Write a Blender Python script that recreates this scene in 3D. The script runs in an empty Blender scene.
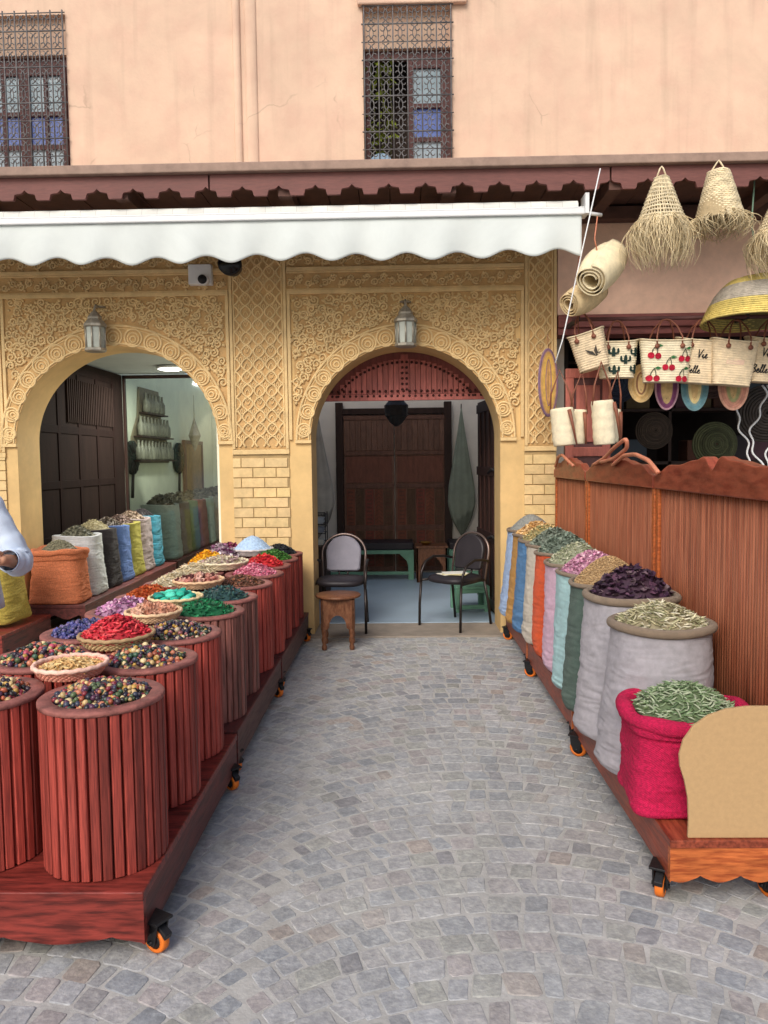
import bpy, bmesh, math, random
import numpy as np
from mathutils import Vector, Matrix, noise as mnoise

random.seed(7); rng = np.random.default_rng(7)
PI = math.pi; R = math.radians
scene = bpy.context.scene
COL = scene.collection

# ------------------------------------------------------------------ helpers
def lin(c):
    c = c / 255.0
    return c / 12.92 if c <= 0.04045 else ((c + 0.055) / 1.055) ** 2.4
def srgb(r, g, b, k=1.0):
    return (lin(r) * k, lin(g) * k, lin(b) * k, 1.0)

class MB:
    """collects geometry that becomes one mesh"""
    def __init__(s): s.v = []; s.f = []; s.c = []; s.sm = []; s.n = 0
    def add(s, verts, faces, col=(1, 1, 1), smooth=False):
        verts = np.asarray(verts, float).reshape(-1, 3)
        s.v.append(verts)
        col = np.asarray(col, float)
        s.c.append(np.tile(col[:3], (len(verts), 1)) if col.ndim == 1 else col)
        n = s.n
        s.f.extend([tuple(i + n for i in f) for f in faces]); s.sm.extend([smooth] * len(faces))
        s.n += len(verts); return s
    def box(s, x0, x1, y0, y1, z0, z1, col=(1, 1, 1)):
        v = [(x, y, z) for z in (z0, z1) for y in (y0, y1) for x in (x0, x1)]
        f = [(0, 2, 3, 1), (4, 5, 7, 6), (0, 1, 5, 4), (2, 6, 7, 3), (0, 4, 6, 2), (1, 3, 7, 5)]
        return s.add(v, f, col)
    def obox(s, c, size, rot, col=(1, 1, 1)):
        sx, sy, sz = [a / 2 for a in size]
        v = np.array([(x, y, z) for z in (-sz, sz) for y in (-sy, sy) for x in (-sx, sx)])
        v = v @ np.array(rot.to_3x3()).T + np.array(c)
        f = [(0, 2, 3, 1), (4, 5, 7, 6), (0, 1, 5, 4), (2, 6, 7, 3), (0, 4, 6, 2), (1, 3, 7, 5)]
        return s.add(v, f, col)
    def tube(s, pts, r, n=8, closed=False, cap=True, col=(1, 1, 1), smooth=True, flat=None):
        P = np.asarray(pts, float); m = len(P)
        rr = np.full(m, r) if np.isscalar(r) else np.asarray(r, float)
        T = np.empty_like(P)
        if closed: T = np.roll(P, -1, 0) - np.roll(P, 1, 0)
        else:
            T[1:-1] = P[2:] - P[:-2]; T[0] = P[1] - P[0]; T[-1] = P[-1] - P[-2]
        T /= np.linalg.norm(T, axis=1)[:, None] + 1e-12
        u = np.array([0, 0, 1.0]) if abs(T[0][2]) < .9 else np.array([1.0, 0, 0])
        if flat is not None: u = np.array(flat, float)
        V = []
        a = np.arange(n) * 2 * PI / n + (PI / n)
        ca, sa = np.cos(a)[:, None], np.sin(a)[:, None]
        for i in range(m):
            if flat is not None: u = np.array(flat, float)
            u = u - T[i] * (u @ T[i]); u /= np.linalg.norm(u) + 1e-12
            w = np.cross(T[i], u)
            V.append(P[i] + rr[i] * (ca * u + sa * w))
        V = np.concatenate(V)
        F = []
        for i in range(m if closed else m - 1):
            j = (i + 1) % m
            for k in range(n):
                l = (k + 1) % n
                F.append((i * n + k, i * n + l, j * n + l, j * n + k))
        if cap and not closed:
            F.append(tuple(range(n - 1, -1, -1))); F.append(tuple(range((m - 1) * n, m * n)))
        return s.add(V, F, col, smooth)
    def lathe(s, prof, n=32, c=(0, 0, 0), col=(1, 1, 1), smooth=True, fn=None, cap=True, sx=1, sy=1):
        V = []; F = []; m = len(prof)
        for j, (r, z) in enumerate(prof):
            for i in range(n):
                a = 2 * PI * i / n
                rr = r if fn is None else r * fn(a, j, z)
                V.append((c[0] + sx * rr * math.cos(a), c[1] + sy * rr * math.sin(a), c[2] + z))
        for j in range(m - 1):
            for i in range(n):
                k = (i + 1) % n
                F.append((j * n + i, j * n + k, (j + 1) * n + k, (j + 1) * n + i))
        if cap:
            F.append(tuple(range(n - 1, -1, -1))); F.append(tuple(range((m - 1) * n, m * n)))
        return s.add(V, F, col, smooth)
    def prism(s, poly, axis, a0, a1, col=(1, 1, 1)):
        """extrude a 2-D polygon: axis 'y' -> poly in (x,z); 'x' -> (y,z); 'z' -> (x,y)"""
        def P(p, a):
            return {'y': (p[0], a, p[1]), 'x': (a, p[0], p[1]), 'z': (p[0], p[1], a)}[axis]
        n = len(poly)
        V = [P(p, a0) for p in poly] + [P(p, a1) for p in poly]
        F = [tuple(range(n)), tuple(range(2 * n - 1, n - 1, -1))]
        F += [(i, i + n, (i + 1) % n + n, (i + 1) % n) for i in range(n)]
        return s.add(V, F, col)
    def strip(s, xs, lo, hi, y0, y1, col=(1, 1, 1)):
        """board in the x-z plane between curves lo(x), hi(x), thickness y0..y1"""
        n = len(xs); V = []
        for x, a, b in zip(xs, lo, hi): V += [(x, y0, a), (x, y0, b), (x, y1, b), (x, y1, a)]
        F = []
        for i in range(n - 1):
            p, q = 4 * i, 4 * i + 4
            for k in range(4): F.append((p + k, q + k, q + (k + 1) % 4, p + (k + 1) % 4))
        F += [(0, 1, 2, 3), (4 * n - 1, 4 * n - 2, 4 * n - 3, 4 * n - 4)]
        return s.add(V, F, col)
    def scatter(s, tv, tf, pos, rots, scale, cols, smooth=True):
        tv = np.asarray(tv, float); k = len(tv)
        n = len(pos)
        sc = np.asarray(scale, float)
        if sc.ndim == 1: sc = np.repeat(sc[:, None], 3, 1)
        V = np.einsum('nij,nkj->nki', rots, tv[None] * sc[:, None, :]) + np.asarray(pos)[:, None, :]
        tf = list(tf)
        base = s.n
        s.v.append(V.reshape(-1, 3)); s.c.append(np.repeat(np.asarray(cols)[:, :3], k, 0))
        for i in range(n):
            o = base + i * k
            s.f.extend([tuple(a + o for a in f) for f in tf])
        s.sm.extend([smooth] * (len(tf) * n)); s.n += n * k
        return s
    def build(s, name, mat, parent=None, bevel=0, loc=None, fixn=True):
        me = bpy.data.meshes.new(name)
        V = np.concatenate(s.v)
        me.from_pydata(V.tolist(), [], s.f)
        me.polygons.foreach_set('use_smooth', s.sm)
        at = me.color_attributes.new('Col', 'FLOAT_COLOR', 'POINT')
        C = np.concatenate(s.c); at.data.foreach_set('color', np.c_[C, np.ones(len(C))].ravel().astype(np.float32))
        if fixn:
            bm = bmesh.new(); bm.from_mesh(me)
            bmesh.ops.recalc_face_normals(bm, faces=bm.faces); bm.to_mesh(me); bm.free()
        me.materials.append(mat); me.update()
        o = bpy.data.objects.new(name, me); COL.objects.link(o)
        if parent: o.parent = parent
        if loc: o.location = loc
        if bevel:
            b = o.modifiers.new('Bevel', 'BEVEL'); b.width = bevel; b.segments = 2; b.limit_method = 'ANGLE'; b.angle_limit = R(40)
            b.harden_normals = False
        return o

def tag(o, label=None, cat=None, group=None, kind=None):
    if label: o['label'] = label
    if cat: o['category'] = cat
    if group: o['group'] = group
    if kind: o['kind'] = kind
    return o
def thing(name, label, cat, loc=(0, 0, 0), rz=0, group=None):
    o = bpy.data.objects.new(name, None); COL.objects.link(o)
    o.location = loc; o.rotation_euler = (0, 0, rz); o.empty_display_size = .1
    return tag(o, label, cat, group)
def dup(root, loc, rz=0, label=None, group=None):
    r = root.copy(); COL.objects.link(r); r.location = loc; r.rotation_euler = (0, 0, rz)
    if label: r['label'] = label
    if group: r['group'] = group
    for ch in list(root.children):
        c = ch.copy(); COL.objects.link(c); c.parent = r
        for g in list(ch.children):
            d = g.copy(); COL.objects.link(d); d.parent = c
    return r
def part_empty(name, parent):
    o = bpy.data.objects.new(name, None); COL.objects.link(o); o.parent = parent; o.empty_display_size = .05
    return o
def ico(sub):
    bm = bmesh.new(); bmesh.ops.create_icosphere(bm, subdivisions=sub, radius=1)
    v = np.array([x.co[:] for x in bm.verts]); f = [tuple(x.index for x in p.verts) for p in bm.faces]
    bm.free(); return v, f
ICO1 = ico(1); ICO2 = ico(2); ICO3 = ico(3)
def rand_rots(n, tilt=None):
    q = rng.normal(size=(n, 4)); q /= np.linalg.norm(q, axis=1)[:, None]
    if tilt is not None:
        a = rng.uniform(0, 2 * PI, n); t = rng.normal(0, tilt, n); b = rng.uniform(0, 2 * PI, n)
        out = np.empty((n, 3, 3))
        for i in range(n):
            out[i] = np.array((Matrix.Rotation(t[i], 3, Vector((math.cos(b[i]), math.sin(b[i]), 0))) @ Matrix.Rotation(a[i], 3, 'Z')))
        return out
    w, x, y, z = q.T
    return np.stack([1 - 2 * (y * y + z * z), 2 * (x * y - z * w), 2 * (x * z + y * w),
                     2 * (x * y + z * w), 1 - 2 * (x * x + z * z), 2 * (y * z - x * w),
                     2 * (x * z - y * w), 2 * (y * z + x * w), 1 - 2 * (x * x + y * y)], 1).reshape(n, 3, 3)

# ------------------------------------------------------------------ materials
def M(name, col, rough=.75, var=.12, vscale=6, bump=.15, bscale=60, attr=False, metal=0, spec=.35,
      grain=None, dark=None, sheen=0, stain=0, weave=0, trans=0, emit=None, hue=0):
    m = bpy.data.materials.new(name); m.use_nodes = True
    nt = m.node_tree; N = nt.nodes; L = nt.links; N.clear()
    out = N.new('ShaderNodeOutputMaterial'); b = N.new('ShaderNodeBsdfPrincipled')
    L.new(b.outputs[0], out.inputs[0])
    b.inputs['Roughness'].default_value = rough; b.inputs['Metallic'].default_value = metal
    b.inputs['Specular IOR Level'].default_value = spec
    if sheen: b.inputs['Sheen Weight'].default_value = sheen
    if trans: b.inputs['Transmission Weight'].default_value = trans
    if emit: b.inputs['Emission Color'].default_value = emit[0]; b.inputs['Emission Strength'].default_value = emit[1]
    tc = N.new('ShaderNodeTexCoord'); oi = N.new('ShaderNodeObjectInfo')
    mp = N.new('ShaderNodeMapping'); L.new(tc.outputs['Object'], mp.inputs[0])
    cmb = N.new('ShaderNodeMath'); cmb.operation = 'MULTIPLY'; cmb.inputs[1].default_value = 13.7
    L.new(oi.outputs['Random'], cmb.inputs[0]); L.new(cmb.outputs[0], mp.inputs['Location'])
    if grain: mp.inputs['Scale'].default_value = grain
    n1 = N.new('ShaderNodeTexNoise'); n1.inputs['Scale'].default_value = vscale; n1.inputs['Detail'].default_value = 6
    n1.inputs['Roughness'].default_value = .62
    L.new(mp.outputs[0], n1.inputs['Vector'])
    rmp = N.new('ShaderNodeMapRange'); rmp.inputs[1].default_value = .3; rmp.inputs[2].default_value = .7
    rmp.inputs[3].default_value = 1 - var * 1.6; rmp.inputs[4].default_value = 1 + var
    L.new(n1.outputs['Fac'], rmp.inputs[0])
    mul = N.new('ShaderNodeVectorMath'); mul.operation = 'SCALE'
    cin = N.new('ShaderNodeRGB'); cin.outputs[0].default_value = col
    src = cin.outputs[0]
    if dark is not None:                       # second colour mixed in along the grain
        n3 = N.new('ShaderNodeTexNoise'); n3.inputs['Scale'].default_value = vscale * 2.3; n3.inputs['Detail'].default_value = 4
        L.new(mp.outputs[0], n3.inputs['Vector'])
        mr = N.new('ShaderNodeMapRange'); mr.inputs[1].default_value = .42; mr.inputs[2].default_value = .68
        L.new(n3.outputs['Fac'], mr.inputs[0])
        mx = N.new('ShaderNodeMix'); mx.data_type = 'RGBA'; L.new(mr.outputs[0], mx.inputs[0])
        L.new(src, mx.inputs[6]); mx.inputs[7].default_value = dark; src = mx.outputs[2]
    if stain:                                  # large soft weathering patches
        n4 = N.new('ShaderNodeTexNoise'); n4.inputs['Scale'].default_value = 1.3; n4.inputs['Detail'].default_value = 9; n4.inputs['Roughness'].default_value = .7
        n4.inputs['Distortion'].default_value = .6
        L.new(tc.outputs['Object'], n4.inputs['Vector'])
        mr = N.new('ShaderNodeMapRange'); mr.inputs[1].default_value = .35; mr.inputs[2].default_value = .7
        mr.inputs[3].default_value = 1 - stain; mr.inputs[4].default_value = 1 + stain * .25
        L.new(n4.outputs['Fac'], mr.inputs[0])
        sv = N.new('ShaderNodeVectorMath'); sv.operation = 'SCALE'; L.new(src, sv.inputs[0]); L.new(mr.outputs[0], sv.inputs['Scale']); src = sv.outputs[0]
    if attr:
        at = N.new('ShaderNodeVertexColor'); at.layer_name = 'Col'
        mm = N.new('ShaderNodeVectorMath'); mm.operation = 'MULTIPLY'
        L.new(src, mm.inputs[0]); L.new(at.outputs[0], mm.inputs[1]); src = mm.outputs[0]
    L.new(src, mul.inputs[0]); L.new(rmp.outputs[0], mul.inputs['Scale'])
    res = mul.outputs[0]
    if hue:
        hs = N.new('ShaderNodeHueSaturation'); L.new(res, hs.inputs['Color'])
        mh = N.new('ShaderNodeMapRange'); mh.inputs[3].default_value = 1 - hue; mh.inputs[4].default_value = 1 + hue
        L.new(oi.outputs['Random'], mh.inputs[0]); L.new(mh.outputs[0], hs.inputs['Value']); res = hs.outputs[0]
    L.new(res, b.inputs['Base Color'])
    rr = N.new('ShaderNodeMapRange'); rr.inputs[3].default_value = max(0, rough - .12); rr.inputs[4].default_value = min(1, rough + .12)
    L.new(n1.outputs['Fac'], rr.inputs[0]); L.new(rr.outputs[0], b.inputs['Roughness'])
    if bump or weave:
        bp = N.new('ShaderNodeBump'); bp.inputs['Strength'].default_value = bump if not weave else weave; bp.inputs['Distance'].default_value = .01
        n2 = N.new('ShaderNodeTexNoise'); n2.inputs['Scale'].default_value = bscale; n2.inputs['Detail'].default_value = 5
        L.new(mp.outputs[0], n2.inputs['Vector'])
        if weave:
            w1 = N.new('ShaderNodeTexWave'); w1.inputs['Scale'].default_value = bscale; w1.bands_direction = 'Z'; w1.inputs['Distortion'].default_value = 1.5
            w2 = N.new('ShaderNodeTexWave'); w2.inputs['Scale'].default_value = bscale; w2.bands_direction = 'DIAGONAL'; w2.inputs['Distortion'].default_value = 1.5
            L.new(mp.outputs[0], w1.inputs[0]); L.new(mp.outputs[0], w2.inputs[0])
            ad = N.new('ShaderNodeMath'); ad.operation = 'ADD'; L.new(w1.outputs['Fac'], ad.inputs[0]); L.new(w2.outputs['Fac'], ad.inputs[1])
            a2 = N.new('ShaderNodeMath'); a2.operation = 'ADD'; L.new(ad.outputs[0], a2.inputs[0]); L.new(n2.outputs['Fac'], a2.inputs[1])
            L.new(a2.outputs[0], bp.inputs['Height'])
        else: L.new(n2.outputs['Fac'], bp.inputs['Height'])
        L.new(bp.outputs[0], b.inputs['Normal'])
    return m
def glass_mat(name, tint=(.8, .9, .85, 1), gloss=.12):
    m = bpy.data.materials.new(name); m.use_nodes = True
    nt = m.node_tree; N = nt.nodes; L = nt.links; N.clear()
    out = N.new('ShaderNodeOutputMaterial'); mix = N.new('ShaderNodeMixShader'); t = N.new('ShaderNodeBsdfTransparent'); g = N.new('ShaderNodeBsdfGlossy')
    t.inputs[0].default_value = tint; g.inputs['Roughness'].default_value = .06; g.inputs[0].default_value = (.8, .85, .85, 1)
    lw = N.new('ShaderNodeLayerWeight'); lw.inputs[0].default_value = .25
    mr = N.new('ShaderNodeMapRange'); mr.inputs[3].default_value = gloss; mr.inputs[4].default_value = .9
    L.new(lw.outputs['Fresnel'], mr.inputs[0]); L.new(mr.outputs[0], mix.inputs[0])
    L.new(t.outputs[0], mix.inputs[1]); L.new(g.outputs[0], mix.inputs[2]); L.new(mix.outputs[0], out.inputs[0])
    return m

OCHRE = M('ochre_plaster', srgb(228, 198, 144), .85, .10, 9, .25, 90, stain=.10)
OCHRE_SHADE = M('ochre_plaster_recess_shade', srgb(206, 168, 114), .9, .14, 9, .3, 70, stain=.14)  # same plaster as the relief, recess shade put into its colour
OCHRE_S = M('ochre_smooth_plaster', srgb(222, 188, 130), .8, .08, 5, .12, 50, stain=.12, attr=True)
OCHRE_BAND_SHADE = M('ochre_band_ground_shade', srgb(208, 170, 114), .88, .12, 9, .3, 70, stain=.12)  # band ground darkened in colour to deepen shade between the rings
BRICK = M('cream_brick', srgb(226, 198, 146), .85, .10, 14, .3, 90, attr=True, stain=.08)
MORTAR = M('brick_joint', srgb(150, 116, 70), .95)
PEACH = M('peach_render', srgb(224, 193, 168), .92, .05, 2.2, .25, 45, stain=.10, dark=srgb(220, 185, 162))
def weather(m):
    # vertical run-off streaks and hairline cracks on old render
    nt = m.node_tree; N = nt.nodes; L = nt.links; b = next(n for n in N if n.type == 'BSDF_PRINCIPLED'); lk = b.inputs['Base Color'].links[0]; src = lk.from_socket
    tc = N.new('ShaderNodeTexCoord'); mp = N.new('ShaderNodeMapping'); mp.inputs['Scale'].default_value = (7, 7, .45); L.new(tc.outputs['Object'], mp.inputs[0])
    n = N.new('ShaderNodeTexNoise'); n.inputs['Scale'].default_value = 1.6; n.inputs['Detail'].default_value = 7; L.new(mp.outputs[0], n.inputs['Vector'])
    r = N.new('ShaderNodeMapRange'); r.inputs[1].default_value = .52; r.inputs[2].default_value = .78; r.inputs[3].default_value = 1; r.inputs[4].default_value = .86; L.new(n.outputs['Fac'], r.inputs[0])
    n2 = N.new('ShaderNodeTexNoise'); n2.inputs['Scale'].default_value = 2.2; n2.inputs['Detail'].default_value = 4; L.new(tc.outputs['Object'], n2.inputs['Vector'])
    ad = N.new('ShaderNodeVectorMath'); ad.operation = 'MULTIPLY_ADD'; ad.inputs[1].default_value = (.35, .35, .35); L.new(n2.outputs['Color'], ad.inputs[0]); L.new(tc.outputs['Object'], ad.inputs[2])
    v = N.new('ShaderNodeTexVoronoi'); v.feature = 'DISTANCE_TO_EDGE'; v.inputs['Scale'].default_value = .8; L.new(ad.outputs[0], v.inputs['Vector'])
    c = N.new('ShaderNodeMapRange'); c.inputs[1].default_value = .001; c.inputs[2].default_value = .006; c.inputs[3].default_value = .80; c.inputs[4].default_value = 1; L.new(v.outputs['Distance'], c.inputs[0])
    mk = N.new('ShaderNodeMapRange'); mk.inputs[1].default_value = .55; mk.inputs[2].default_value = .62; L.new(n2.outputs['Fac'], mk.inputs[0])
    mx = N.new('ShaderNodeMix'); L.new(mk.outputs[0], mx.inputs[0]); mx.inputs[2].default_value = 1; L.new(c.outputs[0], mx.inputs[3])
    mu = N.new('ShaderNodeMath'); mu.operation = 'MULTIPLY'; L.new(r.outputs[0], mu.inputs[0]); L.new(mx.outputs[0], mu.inputs[1])
    sc = N.new('ShaderNodeVectorMath'); sc.operation = 'SCALE'; L.new(src, sc.inputs[0]); L.new(mu.outputs[0], sc.inputs['Scale']); L.new(sc.outputs[0], b.inputs['Base Color'])
weather(PEACH)
PINKW = M('pink_render', srgb(242, 204, 180), .92, .06, 10, .2, 45, stain=.15)
CAPM = M('canopy_cap', srgb(156, 132, 118), .8, .15, 10, .2, 60)
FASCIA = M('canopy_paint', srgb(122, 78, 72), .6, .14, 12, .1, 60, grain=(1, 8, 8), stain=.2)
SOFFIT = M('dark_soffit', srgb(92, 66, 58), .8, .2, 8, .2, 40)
AWN = M('awning_canvas', srgb(213, 220, 217), .8, .03, 3, .05, 200, stain=.10)
AWNR = M('awning_roll', srgb(222, 222, 216), .85, .05, 5, .1, 200, attr=True)
WHITEM = M('white_metal', srgb(226, 228, 228), .35, .03)
DKWOOD = M('dark_door_wood', srgb(58, 40, 34), .55, .25, 4, .2, 30, grain=(6, 6, .8), attr=True)
CARVED = M('carved_door_wood', srgb(132, 98, 82), .65, .2, 6, .3, 40, grain=(5, 5, 1), attr=True)
REDWOOD = M('tympanum_wood', srgb(184, 108, 100), .6, .2, 5, .2, 30, grain=(6, 6, 1), attr=True)
BARREL = M('barrel_wood', srgb(170, 72, 60), .6, .18, 7, .2, 40, grain=(14, 14, .6), dark=srgb(126, 50, 43), attr=True, hue=.14)
BARREL2 = M('barrel_wood_faded', srgb(142, 90, 80), .55, .25, 5, .2, 40, grain=(9, 9, .7), dark=srgb(106, 68, 60), attr=True)
RIMW = M('barrel_rim_wood', srgb(156, 98, 90), .7, .3, 14, .4, 70, stain=.2)
CARTL = M('red_cart_wood', srgb(136, 54, 46), .42, .25, 4, .15, 30, grain=(1, 7, 7), dark=srgb(82, 32, 28))
CARTLD = M('red_cart_side_wood', srgb(104, 52, 48), .5, .25, 4, .15, 30, grain=(7, .8, 7), dark=srgb(72, 40, 38))
CARTR = M('orange_pine', srgb(190, 104, 54), .4, .22, 5, .15, 30, grain=(1.2, 8, 9), dark=srgb(148, 70, 34))
CARTRS = M('red_pine', srgb(146, 70, 48), .42, .22, 5, .15, 30, grain=(8, 1, 8), dark=srgb(110, 48, 32))
SCREEN = M('screen_wood', srgb(160, 98, 70), .42, .18, 3, .1, 30, grain=(9, 9, .5), dark=srgb(134, 72, 48), attr=True)
SCREENR = M('screen_rail_wood', srgb(152, 76, 54), .35, .2, 4, .1, 30, grain=(8, 1, 4), dark=srgb(122, 50, 34))
MDF = M('fibreboard', srgb(182, 150, 108), .85, .05, 60, .08, 150)
BLACK = M('black_plastic', srgb(30, 30, 32), .4, .1)
ORANGE = M('orange_rubber', srgb(226, 118, 38), .5, .1)
IRON = M('iron', srgb(62, 58, 56), .55, .25, 20, .2, 60, metal=.3)
GRILLE = M('painted_grille', srgb(104, 102, 102), .6, .3, 20, .2, 60)
FRAMEW = M('window_frame_wood', srgb(100, 66, 64), .6, .2, 8)
SILVER = M('lantern_metal', srgb(166, 160, 146), .45, .2, 20, .1, 60, metal=.5)
FROST = M('lantern_glass', srgb(176, 182, 172), .3, .1, 10)
STRAW = M('straw', srgb(226, 206, 172), .85, .15, 20, .0, 60, attr=True, weave=.3)
STRAWP = M('straw_plain', srgb(230, 214, 180), .85, .18, 25, .2, 80, attr=True)
WHITEB = M('whitened_straw', srgb(238, 226, 194), .85, .10, 20, .0, 50, weave=.3, attr=True)
LEATHER = M('leather', srgb(134, 82, 62), .5, .2, 15, .1, 60)
LEATHERP = M('pink_leather', srgb(206, 132, 102), .45, .15, 15, .1, 60)
INK = M('embroidery', (1, 1, 1, 1), .8, .1, 20, .1, 60, attr=True)
HEAP = M('heap_goods', (1, 1, 1, 1), .6, .15, 60, .2, 120, attr=True)
BEAD = M('bead_gloss', (1, 1, 1, 1), .35, .12, 60, .05, 120, attr=True, spec=.5)
MATTE = M('heap_powder', (1, 1, 1, 1), .95, .15, 60, .4, 180, attr=True)
CONC = M('threshold_concrete', srgb(150, 140, 128), .9, .12, 8, .25, 60, stain=.15)
FLOOR = M('blue_grey_floor', srgb(168, 188, 204), .35, .06, 3, .05, 60, stain=.08)
WHITEW = M('white_interior_plaster', srgb(236, 230, 220), .9, .05, 4, .1, 40)
GREENW = M('pale_green_plaster', srgb(236, 238, 220), .9, .05, 4, .1, 40)
GREYC = M('grey_ceiling', srgb(168, 172, 168), .9, .05, 4)
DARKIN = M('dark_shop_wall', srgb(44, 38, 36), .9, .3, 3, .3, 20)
CHROME = M('chair_tube', srgb(56, 50, 48), .35, .2, 20, .05, 60, metal=.6)
CUSH = M('grey_vinyl', srgb(132, 130, 142), .55, .12, 8, .15, 60)
DCUSH = M('black_vinyl', srgb(44, 40, 44), .5, .15, 8, .15, 60)
TABLEW = M('stool_wood', srgb(126, 84, 58), .45, .2, 6, .15, 40, grain=(5, 5, 2), dark=srgb(100, 58, 36))
GREENP = M('mint_paint', srgb(112, 160, 134), .5, .12, 8, .1, 50)
PAPER = M('paper', srgb(222, 222, 214), .8, .05, 10, .05, 60, attr=True)
SHIRT = M('pale_blue_shirt', srgb(204, 217, 234), .85, .05, 6, .1, 150)
TROUS = M('dark_trousers', srgb(46, 48, 60), .85, .1, 6, .1, 100)
SKIN = M('skin', srgb(200, 146, 116), .55, .06, 20, .05, 100)
HAIR = M('hair', srgb(30, 24, 22), .6, .2, 40, .3, 100)
CUFFB = M('blue_cuff', srgb(66, 98, 142), .85, .1)
LAMP = M('lit_lamp', (1, 1, 1, 1), .5, 0, 1, 0, 1, emit=((1, .97, .9, 1), 12))
TEARD = M('grey_green_cloth', srgb(118, 132, 116), .8, .12, 6, .2, 60, attr=True)
GLASS = glass_mat('partition_glass', (.94, .97, .94, 1), .04)
PANE = M('window_pane', (1, 1, 1, 1), .15, .12, 5, .03, 30, attr=True, spec=.6)
LEAFM = M('leaf_green', srgb(128, 142, 44), .6, .25, 30, .1, 60, attr=True)
fab_cache = {}
def ridge(x, y, z): return 1 - 2.2 * abs(mnoise.noise(Vector((x, y, z))))
def fabric(rgb):
    if rgb not in fab_cache: fab_cache[rgb] = M('sack_cloth', srgb(*rgb), .95, .10, 30, .0, 160, weave=.5, sheen=.1, stain=.09)
    return fab_cache[rgb]
def jute(rgb):
    k = ('j',) + tuple(rgb)
    if k not in fab_cache: fab_cache[k] = M('jute_cloth', srgb(*rgb), .97, .22, 95, .0, 75, weave=.55, stain=.10)
    return fab_cache[k]

# ------------------------------------------------------------------ ground
def ground_material():
    m = M('mortar_ground', srgb(178, 177, 173), .92, .14, 9, .3, 75, stain=.14)
    return m
MORT = ground_material()
g = MB(); g.add([(-90, -90, -.0022), (90, -90, -.0022), (90, 90, -.0022), (-90, 90, -.0022)], [(0, 1, 2, 3)])
tag(g.build('ground', MORT), kind='structure')
SETT = M('stone_setts', (1, 1, 1, 1), .88, .14, 26, .35, 80, attr=True, stain=.14, dark=(1.28, 1.27, 1.22, 1))
def setts():
    mb = MB()
    cw = 1.62; Ra = 1.18; dy = .108
    pal = np.array([srgb(155, 157, 160)[:3], srgb(161, 162, 164)[:3], srgb(145, 149, 154)[:3], srgb(159, 154, 154)[:3], srgb(153, 154, 150)[:3],
                    srgb(160, 159, 160)[:3], srgb(134, 134, 138)[:3], srgb(158, 149, 143)[:3]])
    V = []; F = []; C = []; n = 0
    Nc = 12
    for bay in range(-3, 4):
        xc = .35 + bay * cw
        k = 0; 
        yk = -.6 + random.uniform(0, .1)
        while yk < 7.6:
            th = math.asin(cw / 2 / Ra) * .985
            L = 2 * th * Ra; cnt = int(round(L / .095)); cuts = np.linspace(-th, th, cnt + 1) + rng.normal(0, .011, cnt + 1)
            for i in range(cnt):
                a = (cuts[i] + cuts[i + 1]) / 2; w = (cuts[i + 1] - cuts[i]) * Ra
                x = xc + Ra * math.sin(a); y = yk + Ra * math.cos(a) - Ra + random.gauss(0, .004) + .02 * mnoise.noise(Vector((x * 2.1, k * .3, bay)))
                if not (.6 < y < 6.66) or abs(x) > 4.6: continue
                h = dy * math.cos(a)
                hx = w / 2 - random.uniform(.0015, .005); hy = h / 2 - random.uniform(.0012, .0045)
                if hy < .02: continue
                zt = random.uniform(-.0010, .0012)
                col = pal[rng.choice(8, p=[.2, .2, .15, .12, .12, .12, .05, .04])] * random.uniform(.86, 1.12)
                fd = min(1, max(0, mnoise.noise(Vector((x * .9, y * .7, 3.3))) * 1.4 + mnoise.noise(Vector((x * 3.1, y * 2.7, 8.3))) * .7 + .36)) * .5
                col = col * (1 - fd) + np.array(srgb(172, 173, 172)[:3]) * fd
                ca, sa = math.cos(-a + random.gauss(0, .05)), math.sin(-a + random.gauss(0, .05))
                tilt = (random.gauss(0, .012), random.gauss(0, .012))
                jit = rng.uniform(.92, 1.05, Nc); sk = random.gauss(0, .12); hx *= random.uniform(.93, 1.0)
                for lev, (sc, dz) in enumerate(((1.0, -.012), (.985, -.0016), (.93, 0))):
                    for q in range(Nc):
                        t = 2 * PI * (q + .5) / Nc
                        c_, s_ = math.cos(t), math.sin(t)
                        py = hy * sc * jit[q] * math.copysign(abs(s_) ** .26, s_); px = hx * sc * jit[q] * math.copysign(abs(c_) ** .26, c_) + sk * py
                        V.append((x + px * ca - py * sa, y + px * sa + py * ca, zt + dz + px * tilt[0] + py * tilt[1]))
                        C.append(col)
                for lev in range(2):
                    for q in range(Nc):
                        r_ = (q + 1) % Nc
                        F.append((n + lev * Nc + q, n + lev * Nc + r_, n + (lev + 1) * Nc + r_, n + (lev + 1) * Nc + q))
                F.append(tuple(n + 2 * Nc + q for q in range(Nc)))
                n += 3 * Nc
            yk += dy; k += 1
    mb.add(V, F, np.array(C), False)
    o = mb.build('cobblestone_paving', SETT, fixn=False); tag(o, kind='structure')
setts()
g = MB().box(-9, 6.2, 6.64, 7.18, -.05, .014)
tag(g.build('threshold_pavement', CONC, bevel=.006), kind='structure')
g = MB().box(-1.6, 1.7, 7.183, 10.6, -.05, .02); tag(g.build('passage_floor', FLOOR), kind='structure')
g = MB().box(-4.6, -1.62, 7.183, 14.6, -.05, .02); tag(g.build('shop_floor', M('grey_shop_floor', srgb(120, 118, 112), .6, .15, 5, .1, 60)), kind='structure')
g = MB().box(1.72, 6, 7.183, 9.5, -.05, .02); tag(g.build('bazaar_floor', CONC), kind='structure')

# ------------------------------------------------------------------ the building
YF = 6.75; YB = 7.17
bld = thing('building', 'peach and ochre bazaar building with carved plaster arches, timber canopy and grilled upper windows', 'building', (0, 0, 0))

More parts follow.
